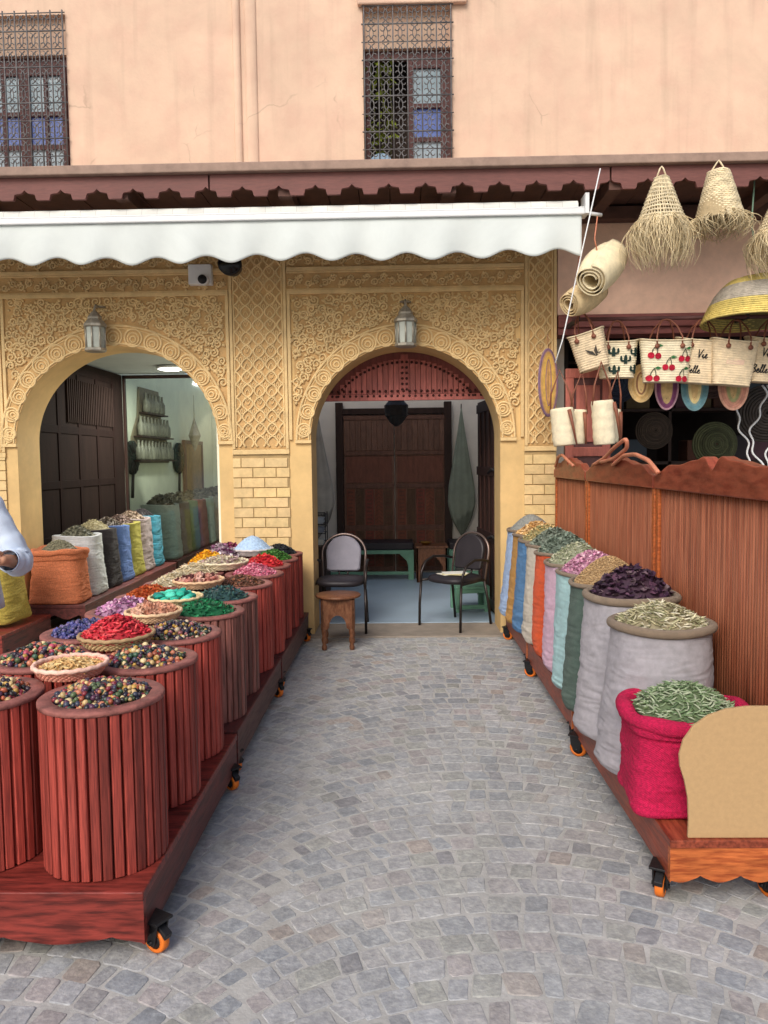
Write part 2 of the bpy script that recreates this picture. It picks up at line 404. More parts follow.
def arch_wall(mb, x0, x1, z0, z1, cx, a, zs, b, y0, y1, n=48):
    # front/back faces above the springing line, jambs, and the intrados
    ts = np.linspace(PI, 0, n + 1)
    ax = cx + a * np.cos(ts); az = zs + b * np.sin(ts)
    for y in (y0, y1):
        mb.add([(x0, y, z0), (cx - a, y, z0), (cx - a, y, zs), (x0, y, zs)], [(0, 1, 2, 3)])
        mb.add([(cx + a, y, z0), (x1, y, z0), (x1, y, zs), (cx + a, y, zs)], [(0, 1, 2, 3)])
        mb.add([(x0, y, zs), (cx - a, y, zs), (cx - a, y, z1), (x0, y, z1)], [(0, 1, 2, 3)])
        mb.add([(cx + a, y, zs), (x1, y, zs), (x1, y, z1), (cx + a, y, z1)], [(0, 1, 2, 3)])
        V = []; F = []
        for i in range(n + 1): V += [(ax[i], y, az[i]), (ax[i], y, z1)]
        for i in range(n): F.append((2 * i, 2 * i + 2, 2 * i + 3, 2 * i + 1))
        mb.add(V, F)
    V = []; F = []
    for i in range(n + 1): V += [(ax[i], y0, az[i]), (ax[i], y1, az[i])]
    for i in range(n): F.append((2 * i, 2 * i + 2, 2 * i + 3, 2 * i + 1))
    mb.add(V, F, smooth=True)
    for x in (cx - a, cx + a):
        mb.add([(x, y0, z0), (x, y1, z0), (x, y1, zs), (x, y0, zs)], [(0, 1, 2, 3)])

ZT = 3.62      # top of the ground-floor wall
arches = [dict(cx=-2.475, x0=-3.46, x1=-1.463, a=.893, b=.835, zs=1.735), dict(cx=.055, x0=-.96, x1=1.085, a=.825, b=.805, zs=1.735)]
mb = MB()
for A in arches: arch_wall(mb, A['x0'], A['x1'], 0, ZT, A['cx'], A['a'], A['zs'], A['b'], YF, YB)
for x0, x1 in ((-9, -3.46), (-1.463, -.96), (1.085, 1.367)):
    mb.box(x0, x1, YF + .001, YB, 0, ZT)
mb.build('ground_floor_wall', OCHRE_S, bld, fixn=False)

def flat_tube(mb, pts, r, closed=False, n=6, col=(1, 1, 1)): mb.tube(pts, r, n=n, closed=closed, cap=False, col=col)
def spiral(mb, x, z, rad, y, tw=.0085, turns=1.5, a0=None, s=None):
    a0 = random.uniform(0, 2 * PI) if a0 is None else a0; s = random.choice((-1, 1)) if s is None else s
    n = 20; t = np.linspace(0, 1, n)
    rr = rad * (1.0 - .82 * t); a = a0 + s * t * turns * 2 * PI
    pts = np.c_[x + rr * np.cos(a), np.full(n, y), z + rr * np.sin(a)]
    mb.tube(pts, tw * (1.0 - .35 * t), n=5, cap=True)
    for q in range(random.choice((2, 3, 4))):          # leaf lobes off the outer turn
        b = a0 + s * random.uniform(0, 2 * PI); L = rad * random.uniform(.5, .9)
        d = random.uniform(.5, 1.3) * s
        p0 = np.array([x + rad * .95 * math.cos(b), y, z + rad * .95 * math.sin(b)])
        dirv = np.array([math.cos(b + d), 0, math.sin(b + d)])
        perp = np.array([-dirv[2], 0, dirv[0]])
        pts = [p0 + dirv * L * u + perp * L * .35 * math.sin(u * 2.4) for u in np.linspace(0, 1, 6)]
        mb.tube(pts, [tw * .7, tw * 1.3, tw * 1.55, tw * 1.2, tw * .7, tw * .25], n=5)
def poisson(inside, x0, x1, z0, z1, d, tries=6000):
    P = []
    for _ in range(tries):
        x, z = random.uniform(x0, x1), random.uniform(z0, z1)
        if inside(x, z) and all((x - a) ** 2 + (z - c) ** 2 > d * d for a, c in P): P.append((x, z))
    return P
def arc_pts(cx, a, zs, b, y, n=60, t0=PI, t1=0):
    t = np.linspace(t0, t1, n); return np.c_[cx + a * np.cos(t), np.full(n, y), zs + b * np.sin(t)]

for A in arches:
    cx, a, b, zs = A['cx'], A['a'], A['b'], A['zs']
    ao, bo = a + .135, b + .185
    xl, xr = cx - .985, cx + .985
    xl = max(xl, A['x0'] + .035); xr = min(xr, A['x1'] - .03)
    # recessed ground of the carved spandrel (a thin sheet with the arch cut out)
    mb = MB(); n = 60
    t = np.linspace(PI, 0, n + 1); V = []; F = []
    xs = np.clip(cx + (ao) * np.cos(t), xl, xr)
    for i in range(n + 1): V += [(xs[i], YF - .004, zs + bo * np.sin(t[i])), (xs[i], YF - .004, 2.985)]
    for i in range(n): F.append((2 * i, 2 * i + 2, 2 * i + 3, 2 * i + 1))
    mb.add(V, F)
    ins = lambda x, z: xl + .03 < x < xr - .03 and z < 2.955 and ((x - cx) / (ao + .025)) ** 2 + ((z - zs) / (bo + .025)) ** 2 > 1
    sp = mb.build('carved_spandrel', OCHRE_SHADE, bld, fixn=False)
    mb = MB()
    for (x, z) in poisson(ins, xl, xr, zs, 2.99, .064):
        d = math.hypot((x - cx) / ao, (z - zs) / bo)
        spiral(mb, x, z, random.uniform(.034, .048), YF - .011, .0108)
    for (x, z) in poisson(ins, xl, xr, zs, 2.99, .030, 2500):
        mb.scatter(*ICO1, np.array([(x, YF - .008, z)]), rand_rots(1), np.array([[.014, .014, .014]]), np.ones((1, 3)))
    mb.build('arabesque_relief', OCHRE, sp)
    # arch band with a chain of nested rings
    mb = MB(); n = 64; t = np.linspace(PI, 0, n + 1); V = []; F = []
    for i in range(n + 1):
        c_, s_ = math.cos(t[i]), math.sin(t[i])
        for (aa, bb, y) in ((a, b, YF), (a, b, YF - .018), (ao, bo, YF - .018), (ao, bo, YF)): V.append((cx + aa * c_, y, zs + bb * s_))
    for i in range(n):
        for k in range(3): F.append((4 * i + k, 4 * i + k + 4, 4 * i + k + 5, 4 * i + k + 1))
    F += [(0, 1, 2, 3), (4 * n, 4 * n + 3, 4 * n + 2, 4 * n + 1)]
    mb.add(V, F); ab = mb.build('arch_band', OCHRE_BAND_SHADE, bld); mb = MB()
    ys = YF - .020
    flat_tube(mb, arc_pts(cx, a + .018, zs, b + .02, ys), .009); flat_tube(mb, arc_pts(cx, ao - .012, zs, bo - .012, ys), .011)
    flat_tube(mb, arc_pts(cx, ao - .036, zs, bo - .036, ys), .005)
    nr = 17
    for i in range(nr):
        tt = PI * (i + .5) / nr
        am, bm_ = a + .060, b + .078
        px, pz = cx + am * math.cos(tt), zs + bm_ * math.sin(tt)
        k = .78 + .3 * math.sin(tt)
        for rad, w in ((.070, .0105), (.046, .0085), (.023, .0085)):
            q = np.linspace(0, 2 * PI, 25)[:-1]
            off = .010 * (.062 - rad) / .04
            ox, oz = -off * math.cos(tt), -off * math.sin(tt)
            flat_tube(mb, np.c_[px + ox + rad * k * np.cos(q), np.full(24, ys), pz + oz + rad * k * np.sin(q)], w, closed=True, n=5)
    for s_ in (-1, 1):
        spiral(mb, cx + s_ * (a + .065), zs + .045, .042, ys, .008, 1.8)
        mb.box(cx + s_ * (a + .0675) - .07, cx + s_ * (a + .0675) + .07, YF - .026, YF, zs - .03, zs - .002)
    mb.build('ring_relief', OCHRE, ab)
    # frame mouldings and the frieze
    mb = MB(); X0, X1 = A['x0'], A['x1']
    for (z0, z1, p) in ((2.985, 3.02, .028), (3.02, 3.035, .018), (3.165, 3.18, .018), (3.18, 3.215, .03)):
        mb.box(X0 + .002, X1 - .002, YF - p, YF, z0, z1)
    for xa in (X0 + .002, X1 - .03): mb.box(xa, xa + .028, YF - .024, YF, zs, 2.985)
    mb.build('frame_moulding', OCHRE, bld, bevel=.004)
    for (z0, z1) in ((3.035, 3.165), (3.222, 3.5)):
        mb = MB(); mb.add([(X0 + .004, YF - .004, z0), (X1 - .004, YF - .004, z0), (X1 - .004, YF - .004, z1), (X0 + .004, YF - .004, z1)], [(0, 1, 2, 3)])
        fz = mb.build('carved_frieze', OCHRE_SHADE, bld, fixn=False)
        mb = MB(); x = X0 + .05; i = 0
        while x < X1 - .04:
            for zc in ([(z0 + z1) / 2] if z1 - z0 < .2 else [z0 + .06, z0 + .17]):
                spiral(mb, x, zc + (.018 if i % 2 else -.018), .032, YF - .010, .0105, 1.4, s=1 if i % 2 else -1)
                mb.tube([(x - .036, YF - .008, zc - .03), (x, YF - .008, zc + (.045 if i % 2 else -.045)), (x + .035, YF - .008, zc + .03)], .006, n=5)
            x += .072; i += 1
        mb.build('frieze_relief', OCHRE, fz)

def lattice(x0, x1, z0, z1):
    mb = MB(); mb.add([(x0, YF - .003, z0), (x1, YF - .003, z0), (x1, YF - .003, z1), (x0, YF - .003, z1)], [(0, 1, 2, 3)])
    base = mb.build('lattice_panel', OCHRE_SHADE, bld, fixn=False)
    mb = MB(); n = max(1, round((x1 - x0 - .06) / .112)); xa, xb = x0 + .035, x1 - .035; w = (xb - xa) / n; H = .225
    zz = np.arange(z0 + .02, z1 - .02, .012)
    for i in range(n + 1):
        for s in (-1, 1):
            ph = np.sin((zz - z0) * 2 * PI / H); ph = np.sign(ph) * np.abs(ph) ** .85
            xx = np.clip(xa + i * w + s * (w / 2 - .006) * ph, xa, xb)
            mb.tube(np.c_[xx, np.full(len(zz), YF - .007), zz], .0095, n=6, cap=False)
    k = 0; rows = int((z1 - z0) / (H / 2)) + 1
    for r_ in range(rows):                    # a small pointed drop in every mesh of the net
        for i in range(n + 1):
            zc = z0 + .02 + r_ * H / 2 - .02 + H / 4 * 0
            xc = xa + (i + (.5 if r_ % 2 else 0)) * w
            zc = z0 + r_ * H / 2
            if xc < xa + .03 or xc > xb - .03 or zc < z0 + .08 or zc > z1 - .08: continue
            q = np.linspace(0, 2 * PI, 17)[:-1]
            ex = .026 * np.cos(q); ez = .048 * np.sin(q) + .018 * np.sin(q) * np.abs(np.sin(q)) ** 3
            mb.tube(np.c_[xc + ex, np.full(16, YF - .006), zc + ez], .0055, n=4, closed=True)
            mb.tube(np.c_[xc + ex * .35, np.full(16, YF - .006), zc - .01 + ez * .3], .0055, n=4, closed=True)
    for xe in (x0 + .012, x1 - .012): mb.box(xe - .012, xe + .012, YF - .022, YF, z0, z1)
    mb.build('lattice_relief', OCHRE, base)
lattice(-1.458, -.965, 1.66, 3.5)
lattice(1.09, 1.362, 1.66, 3.5)
lattice(-4.03, -3.47, 1.66, 3.5)

def bricks(x0, x1, z0, z1, side=None):
    mb = MB(); bw, bh = .205, .088; j = 0; z = z0
    mb.box(x0, x1, YF - .006, YF, z0, z1, (.55, .52, .48))
    while z < z1 - .03:
        x = x0 - (bw / 2 if j % 2 else 0) - .03
        while x < x1:
            a, b_ = max(x + .004, x0), min(x + bw - .004, x1)
            if b_ - a > .02:
                k = random.uniform(.90, 1.06)
                mb.box(a, b_, YF - .016 + random.uniform(-.001, .001), YF - .001, z + .004, min(z + bh - .004, z1), (k, k * random.uniform(.97, 1.01), k * random.uniform(.93, 1.0)))
            x += bw
        z += bh; j += 1
    mb.build('brick_facing', BRICK, bld, bevel=.003)
bricks(-1.460, -.963, 0.0, 1.61); bricks(1.088, 1.364, 0.0, 1.61); bricks(-6.6, -3.475, 0.0, 1.63)
mb = MB()
for x0, x1 in ((-1.463, -.96), (1.085, 1.367), (-4.03, -3.466)): mb.box(x0 + .001, x1 - .001, YF - .02, YF, 1.612, 1.655)
mb.build('brick_cap_course', OCHRE, bld, bevel=.004)

# upper storey with two deep window openings
wins = [(-.27, .48, 4.02, 5.33), (-3.62, -2.785, 4.02, 5.34)]
mb = MB(); ZU = 5.66  # unseen wall top kept low so sun reaches the passage
xs = sorted([-9, 9] + [w[0] for w in wins] + [w[1] for w in wins])
for i in range(len(xs) - 1):
    xa, xb = xs[i], xs[i + 1]
    w = [q for q in wins if abs(q[0] - xa) < 1e-6]
    segs = [(3.62, ZU)] if not w else [(3.62, w[0][2]), (w[0][3], ZU)]
    for z0, z1 in segs: mb.add([(xa, YF - .03, z0), (xb, YF - .03, z0), (xb, YF - .03, z1), (xa, YF - .03, z1)], [(0, 1, 2, 3)])
for (xa, xb, z0, z1) in wins:
    y0, y1 = YF - .03, YF + .28
    mb.add([(xa, y0, z0), (xa, y1, z0), (xa, y1, z1), (xa, y0, z1)], [(0, 1, 2, 3)]); mb.add([(xb, y0, z0), (xb, y1, z0), (xb, y1, z1), (xb, y0, z1)], [(0, 1, 2, 3)])
    mb.add([(xa, y0, z1), (xb, y0, z1), (xb, y1, z1), (xa, y1, z1)], [(0, 1, 2, 3)]); mb.add([(xa, y0, z0), (xb, y0, z0), (xb, y1, z0), (xa, y1, z0)], [(0, 1, 2, 3)])
mb.box(-9, 9, YF + .6, YF + .62, 3.62, ZU)
mb.box(-9, 9, YF - .03, YF + .62, ZU, ZU + .1)
mb.box(-9, 9, YF - .028, YF + .6, 3.60, 3.618)
mb.build('upper_wall', PEACH, bld, fixn=False)
mb = MB(); mb.box(-.31, .60, YF - .085, YF - .031, 5.335, 5.50)
mb.build('window_lintel', PEACH, bld, bevel=.012)
mb = MB()
for xa, w_, d_ in ((-1.335, .035, .03), (-1.215, .05, .022)):
    q = np.linspace(0, PI, 13); mb.prism([(xa - w_ * math.cos(a), YF - .031 - d_ * math.sin(a)) for a in q], 'z', 3.8, ZU)
mb.build('drain_band', PEACH, bld)

def window(w, idx):
    xa, xb, z0, z1 = w; W = part_empty('window', bld)
    mb = MB(); yl = YF + .05
    zl = z1 - .30                                                    # plaster lintel inside the reveal
    mb.box(xa, xb, yl - .02, yl + .1, zl, z1); mb.build('inner_lintel', PEACH, W)
    yf = yl + .02; fw = .05; mid = (xa + xb) / 2
    mb = MB()
    mb.box(xa, xb, yf, yf + .05, zl - .07, zl); mb.box(xa, xa + fw, yf, yf + .05, z0, zl - .07); mb.box(xb - fw, xb, yf, yf + .05, z0, zl - .07)
    leaves = [(mid - .0, xb - fw)] if idx == 0 else [(xa + fw, mid), (mid, xb - fw)]
    panes = []
    for (la, lb) in leaves:
        mb.box(la, la + .045, yf - .012, yf + .04, z0, zl - .07); mb.box(lb - .045, lb, yf - .012, yf + .04, z0, zl - .07)
        for zz, zh in ((z0, .06), (z0 + .25, .04), (z0 + .53, .04), (zl - .15, .08)): mb.box(la + .045, lb - .045, yf - .010, yf + .038, zz, zz + zh)
        if lb - la > .3 and idx == 1: mb.box((la + lb) / 2 - .016, (la + lb) / 2 + .016, yf - .008, yf + .036, z0, zl - .15)
        for za, zb, c in ((z0 + .06, z0 + .25, srgb(176, 194, 204)), (z0 + .29, z0 + .53, srgb(104, 126, 196)), (z0 + .57, zl - .15, srgb(164, 186, 196))): panes.append((la + .045, lb - .045, za, zb, c))
    mb.build('frame', FRAMEW, W, bevel=.004)
    for (pa, pb, za, zb, c) in panes:
        MB().box(pa, pb, yf + .012, yf + .018, za, zb, c[:3]).build('pane', PANE, W)
    # grille in front: bars, rings and scrolls
    mb = MB(); yg = YF - .06
    nb = 6 if idx == 0 else 8
    for i in range(nb + 1):
        x = xa + .012 + (xb - xa - .024) * i / nb; mb.tube([(x, yg, z0 - .05), (x, yg, z1 + .02)], .0065, n=6)
    zz = z0; rows = 9; H = (z1 - z0) / rows; wd = (xb - xa - .024) / nb
    for j in range(rows + 1):
        mb.tube([(xa - .01, yg, z0 + j * H), (xb + .01, yg, z0 + j * H)], .0045 if j % 2 else .0065, n=6)
    for j in range(rows):
        for i in range(nb):
            cx, cz = xa + .012 + (i + .5) * wd, z0 + (j + .5) * H
            t = np.linspace(0, 2 * PI, 13)[:-1]
            for s in (-1, 1):
                for v in (-1, 1):
                    tt = np.linspace(0, 1, 9); a = PI / 2 * v + s * v * tt * 4.4
                    rr = wd * .24 * (1 - .55 * tt)
                    mb.tube(np.c_[cx + s * wd * .24 + rr * np.cos(a), np.full(9, yg + .004), cz + v * H * .24 + rr * np.sin(a)], .0046, n=4)
            mb.tube(np.c_[cx + wd * .14 * np.cos(t), np.full(12, yg + .002), cz + H * .30 * np.sin(t)], .0045, n=4, closed=True)
    mb.build('grille', GRILLE, W)
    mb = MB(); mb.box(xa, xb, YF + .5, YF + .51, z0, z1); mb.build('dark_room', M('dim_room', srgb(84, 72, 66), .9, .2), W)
for i, w in enumerate(wins): window(w, i)

# canopy
cn = part_empty('canopy', bld)
YC = 5.95
def fascia_seg(x0, x1):
    xs = np.arange(x0, x1 + 1e-6, .006); per = .277
    def notch(x):
        u = ((x - .08) / per) % 1.0 - .5
        u = abs(u) * per
        if u > .088: return 0.0
        if u > .078: return .052 * (.088 - u) / .010
        base = .052 + .012 * (1 - (u / .078) ** 2)
        if u < .03: base += .030 * (1 - u / .03) ** 1.5
        return base
    lo = [3.555 + .80 * notch(x) for x in xs]
    MB().strip(xs, lo, [3.72] * len(xs), YC, YC + .03).build('fascia_board', FASCIA, cn)
for x0, x1 in ((-6.2, -3.42), (-3.41, -1.42), (-1.41, 1.60), (1.61, 4.6)): fascia_seg(x0, x1)
MB().box(-6.2, 4.6, YC - .05, YC + .06, 3.722, 3.79).build('cap_board', CAPM, cn, bevel=.008)
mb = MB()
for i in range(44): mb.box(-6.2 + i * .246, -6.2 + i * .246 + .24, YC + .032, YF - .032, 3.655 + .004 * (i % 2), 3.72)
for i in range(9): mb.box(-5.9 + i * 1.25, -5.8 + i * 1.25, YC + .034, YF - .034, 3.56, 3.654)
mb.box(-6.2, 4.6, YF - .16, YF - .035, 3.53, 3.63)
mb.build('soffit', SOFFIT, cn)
mb = MB(); mb.add([(-6.2, YC + .06, 3.765), (4.6, YC + .06, 3.765), (4.6, YF - .031, 3.86), (-6.2, YF - .031, 3.86)], [(0, 1, 2, 3)]); mb.build('canopy_deck', CAPM, cn)

# door leaves, tympanum and rooms
mb = MB()
n = 60; t = np.linspace(.04, PI - .04, n)
A = arches[1]; zb = 2.10; yT = YB + .03
xs = np.linspace(A['cx'] - .80, A['cx'] + .80, 33)
mb.box(A['cx'] - .83, A['cx'] + .83, yT + .012, yT + .03, zb, 2.62, (.5, .45, .45))
for i in range(32):
    xm = (xs[i] + xs[i + 1]) / 2; zt = A['zs'] + (A['b'] - .06) * math.sqrt(max(0, 1 - ((xm - A['cx']) / (A['a'] - .03)) ** 2))
    if zt > zb + .1: mb.box(xs[i] + .003, xs[i + 1] - .003, yT - .004, yT + .010, zb + .06, zt, (random.uniform(.85, 1.15),) * 3)
mb.box(A['cx'] - .83, A['cx'] + .83, yT - .02, yT + .008, zb, zb + .055)
mb.box(A['cx'] - .035, A['cx'] + .035, yT - .016, yT + .004, zb + .056, A['zs'] + A['b'] - .02, (.8, .75, .75))
nails = []
for x in np.arange(A['cx'] - .78, A['cx'] + .79, .055): nails += [(x, zb + .04), (x, zb + .085)]
for z in np.arange(zb + .1, 2.5, .05): nails += [(A['cx'] - .02, z), (A['cx'] + .02, z)]
for q in np.linspace(.60, PI - .60, 34): nails.append((A['cx'] + (A['a'] - .06) * math.cos(q), A['zs'] + (A['b'] - .09) * math.sin(q)))
nails = np.array(nails)
mb.scatter(*ICO2, np.c_[nails[:, 0], np.full(len(nails), yT - .017), nails[:, 1]], rand_rots(len(nails)), np.full(len(nails), .013), np.tile((.12, .10, .10), (len(nails), 1)))
mb.build('tympanum', REDWOOD, bld)

mb = MB()   # passage walls
mb.box(-1.62, 1.72, 10.40, 10.5, .02, 3.1); mb.box(-1.62, -1.55, YB + .001, 10.399, .02, 3.1); mb.box(1.45, 1.52, YB + .001, 10.399, .02, 3.1)
mb.box(-1.62, 1.72, YB + .001, 7.9, 3.101, 3.2)  # unseen roof stops short, leaving the passage open to sky light
mb.build('passage_wall', WHITEW, bld)
cd = part_empty('carved_double_door', bld)
for s in (-1, 1):
    mb = MB(); xm = -.065; x0, x1 = (xm - .68, xm - .006) if s < 0 else (xm + .006, xm + .68)
    mb.box(x0, x1, 10.34, 10.37, .05, 2.15)
    for zz in (.06, .62, 1.18, 1.62, 2.09): mb.box(x0, x1, 10.325, 10.339, zz, zz + .05, (.8, .75, .75))
    for i in range(9):
        xa = x0 + .02 + i * .0725; mb.box(xa, xa + .066, 10.331, 10.3395, 1.68, 2.08, (random.uniform(.7, 1),) * 3)
    for i in range(5):
        xa = x0 + .03 + i * .126; c = [(1.1, .68, .56), (.62, .62, .5), (1.12, .56, .54)][i % 3]
        mb.box(xa, xa + .11, 10.329, 10.3395, .12, .60, c); mb.box(xa, xa + .11, 10.329, 10.3395, .68, 1.16, c)
        for k in range(9):
            for zb_ in (.14, .70):
                zc = zb_ + k * .052
                if i % 2: mb.tube([(xa + .01, 10.328, zc), (xa + .055, 10.328, zc + .04), (xa + .10, 10.328, zc)], .006, n=4, col=(.6, .6, .5))
                else: mb.box(xa + .02, xa + .09, 10.326, 10.3285, zc, zc + .02, (.7, .55, .5))
    mb.box(x0 + .03, x1 - .03, 10.331, 10.3395, 1.25, 1.60, (.95, .7, .65))
    mb.build('door_leaf', CARVED, cd, bevel=.003)
mb = MB()
for x in (-.80, .65): mb.box(x - .05, x + .05, 10.32, 10.39, .02, 2.32)
mb.box(-.75, .60, 10.32, 10.39, 2.16, 2.24); mb.build('door_frame', DKWOOD, cd, bevel=.006)

mb = MB()   # dark leaf folded back on the right of the passage
mb.box(-.025, .025, 0, 1.15, 0, 2.12)
for zz in (.05, .7, 1.35, 2.0): mb.box(-.045, -.0255, .02, 1.12, zz, zz + .09, (.8, .7, .7))
for k in range(5): mb.box(-.040, -.0255, .06 + k * .22, .12 + k * .22, .14, 2.0, (1.1, .8, .75))
o = mb.build('open_door_leaf', DKWOOD, bld, bevel=.004, loc=(.97, YB + .03, .03)); o.rotation_euler = (0, 0, R(5))
m2 = MB()
for zz in (.75, 1.4): m2.tube([(-.05, .0, zz), (-.055, .3, zz + .02), (-.05, .5, zz - .02)], .012, n=6)
m2.box(-.03, .03, -.02, -.001, 0, 2.1); h = m2.build('hinge_strap', IRON, o)

# left-hand shop room
mb = MB()
mb.box(-3.58, -3.501, 9.60, 14.5, .02, 3.0); mb.box(-3.58, -1.62, 14.4, 14.5, .02, 3.0); mb.box(-1.70, -1.621, YB + .001, 14.399, .02, 3.0)
mb.build('shop_wall', GREENW, bld)
MB().box(-3.6, -1.62, YB + .002, 9.66, 2.66, 2.72).build('shop_ceiling', GREYC, bld)  # ends at the glass, room beyond left open to brighten it
mb = MB()
mb.box(-3.50, -3.44, YB + .004, 9.595, .02, 2.64)
for zz in (.1, .75, 1.30, 1.86, 2.5): mb.box(-3.4395, -3.431, YB + .01, 9.29, zz, zz + .08, (.8, .75, .75))
for k in range(5): mb.box(-3.4395, -3.4295, YB + .05 + k * .5, YB + .12 + k * .5, .1, 2.58, (.9, .8, .8))
for k in range(26): mb.box(-3.4395, -3.42, 7.95 + k * .05, 7.975 + k * .05, 1.98, 2.44, (1.7, 1.8, 1.8))
mb.build('folded_door_panel', M('blackened_wood', srgb(34, 25, 22), .85, .25, 4, .2, 30, spec=.06, grain=(6, 6, .8), attr=True), bld, bevel=.004)
gp = MB().box(-3.41, -1.72, 9.62, 9.628, .05, 2.60).build('glass_partition', GLASS, bld)
mb = MB(); mb.box(-3.44, -3.41, 9.60, 9.65, .02, 2.64); mb.box(-3.44, -1.71, 9.60, 9.65, 2.60, 2.64); mb.build('glass_frame', DKWOOD, gp)
lp = thing('ceiling_lamp', 'round lit ceiling lamp inside the left arched shop', 'ceiling lamp', (-2.62, 8.9, 2.655))
MB().lathe([(.02, 0), (.15, 0), (.16, -.012), (.15, -.03)], 32, (0, 0, -.002)).build('lamp_body', WHITEM, lp)
MB().lathe([(.14, -.0335), (.11, -.042), (.02, -.045)], 32).build('lamp_shade', LAMP, lp)
ld = bpy.data.lights.new('ceiling_light', 'AREA'); ld.shape = 'DISK'; ld.size = .26; ld.energy = 85; ld.color = (1, .96, .88)
lo = bpy.data.objects.new('lamp_light', ld); COL.objects.link(lo); lo.parent = lp; lo.location = (0, 0, -.06)

# right-hand bazaar front
mb = MB(); mb.box(1.370, 6.2, YF - .02, YF + .2, 2.77, 3.62); mb.build('bazaar_upper_wall', PINKW, bld)
mb = MB(); mb.box(1.372, 6.2, YF - .06, YF + .2, 2.66, 2.768); mb.box(1.372, 6.2, YF - .035, YF + .2, 2.60, 2.659)
mb.build('bazaar_beam', M('beam_wood', srgb(132, 78, 74), .6, .2, 6, .1, 40, grain=(1, 8, 8)), bld, bevel=.006)
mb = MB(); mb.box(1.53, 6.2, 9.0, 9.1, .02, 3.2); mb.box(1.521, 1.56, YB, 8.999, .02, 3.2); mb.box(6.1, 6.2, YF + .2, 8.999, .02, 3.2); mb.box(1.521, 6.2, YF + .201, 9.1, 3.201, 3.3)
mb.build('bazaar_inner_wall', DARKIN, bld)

# ------------------------------------------------------------------ awning, lanterns, camera
aw = thing('awning', 'white canvas awning with wavy valance, rolled up under the timber canopy', 'awning', (-1.4, 6.1, 3.05))
ax0, ax1 = -4.6, 2.80        # local x range (world -6.0 .. 1.40)
nx = 420; xs = np.linspace(ax0, ax1, nx)
mb = MB(); rows = 14; V = []; F = []
for j in range(rows + 1):
    v = j / rows
    for i, x in enumerate(xs):
        zb = .052 + .030 * math.cos((x + .06) * 2 * PI / .385) + .006 * math.sin(x * 3.1)
        z = zb + (.335 - zb) * v
        sag = (1 - v) * (.012 * math.sin(x * 7.3) + .010 * math.sin(x * 16.3 + 1) + .014 * math.cos((x + .06) * 2 * PI / .385))
        V.append((x, -.10 + sag - .02 * (1 - v) * v, z))
for j in range(rows):
    for i in range(nx - 1): F.append((j * nx + i, j * nx + i + 1, (j + 1) * nx + i + 1, (j + 1) * nx + i))
mb.add(V, F, smooth=True)
val = mb.build('valance', AWN, aw, fixn=False); so = val.modifiers.new('Solid', 'SOLIDIFY'); so.thickness = .003
mb = MB(); mb.box(ax0, ax1 + .02, -.125, -.06, .335, .378); mb.box(ax0, ax1 + .02, -.12, -.05, .378, .392); mb.build('front_bar', WHITEM, aw, bevel=.008)
mb = MB()
for i in range(62):                                                   # pleated roll of cloth, seams show as thin lines
    xa = ax0 + i * .119
    c = random.uniform(.94, 1.03)
    mb.tube([(xa, -.045, .408), (xa + .1155, -.045, .408)], .047, n=20, col=(c, c, c), cap=False)
    mb.tube([(xa + .1155, -.045, .408), (xa + .119, -.045, .408)], .0471, n=20, col=(.7, .7, .7), cap=False)
mb.build('canvas_roll', AWNR, aw)
mb = MB(); mb.box(ax1 + .021, ax1 + .05, -.13, .02, .34, .49); mb.tube([(ax1 + .05, -.06, .36), (ax1 + .17, -.02, .355)], .014, n=8); mb.tube([(ax1 + .03, 0, .42), (ax1 + .03, .6, .42)], .02, n=8)
mb.build('end_bracket', WHITEM, aw)
MB().tube([(2.90, -.25, .62), (2.78, -.22, .05), (2.64, -.18, -.62), (2.59, -.17, -.78)], .005, n=8).build('crank_rod', WHITEM, aw)

def lantern(x, label):
    t = thing('wall_lantern', label, 'lantern', (x, 6.60, 2.50), group='lanterns at the crown of the arches'); t.scale = (1.22, 1.1, 1.0)
    mb = MB(); mb.lathe([(.066, .0), (.078, .01), (.078, .028), (.070, .034)], 8, smooth=False); mb.lathe([(.072, .206), (.084, .212), (.080, .232), (.050, .275), (.052, .29), (.030, .325), (.012, .345), (.006, .37)], 8, smooth=False)
    for i in range(8):
        a = 2 * PI * i / 8; mb.tube([(.068 * math.cos(a), .068 * math.sin(a), .03), (.071 * math.cos(a), .071 * math.sin(a), .21)], .006, n=5)
    mb.build('frame', SILVER, t)
    MB().lathe([(.062, .033), (.066, .12), (.066, .208)], 8, smooth=False).build('glass', FROST, t)
    mb = MB(); mb.tube([(0, 0, .36), (0, .03, .40), (0, .115, .40)], .009, n=6); mb.lathe([(.001, -.004), (.04, -.004), (.04, .006), (.001, .006)], 16, (0, .108, .40)); mb.build('bracket', SILVER, t)
lantern(.065, 'small glass and metal lantern over the middle arch'); lantern(-2.58, 'small glass and metal lantern over the left arch')
t = thing('security_camera', 'white box security camera with black lens on the frieze of the left arch', 'security camera', (-1.69, 6.70, 3.10))
MB().box(-.10, .10, -.03, .045, -.03, .14).build('housing', WHITEM, t, bevel=.008)
mb = MB(); mb.tube([(.04, -.03, 0), (.045, -.12, -.01)], .046, n=20); mb.build('camera_body', WHITEM, t)
MB().tube([(.045, -.1205, -.01), (.0453, -.126, -.0106)], .038, n=20).build('lens', BLACK, t)
t = thing('spotlight', 'round black spotlight half hidden behind the awning valance', 'spotlight', (-1.37, 6.48, 3.17))
MB().tube([(0, .10, 0), (0, .05, 0), (0, -.06, 0), (0, -.10, 0)], [.04, .075, .095, .097], n=28).build('spot_body', BLACK, t)
MB().tube([(0, -.101, 0), (0, -.106, 0)], .085, n=28).build('lens', M('dark_lens', srgb(18, 18, 20), .1), t)
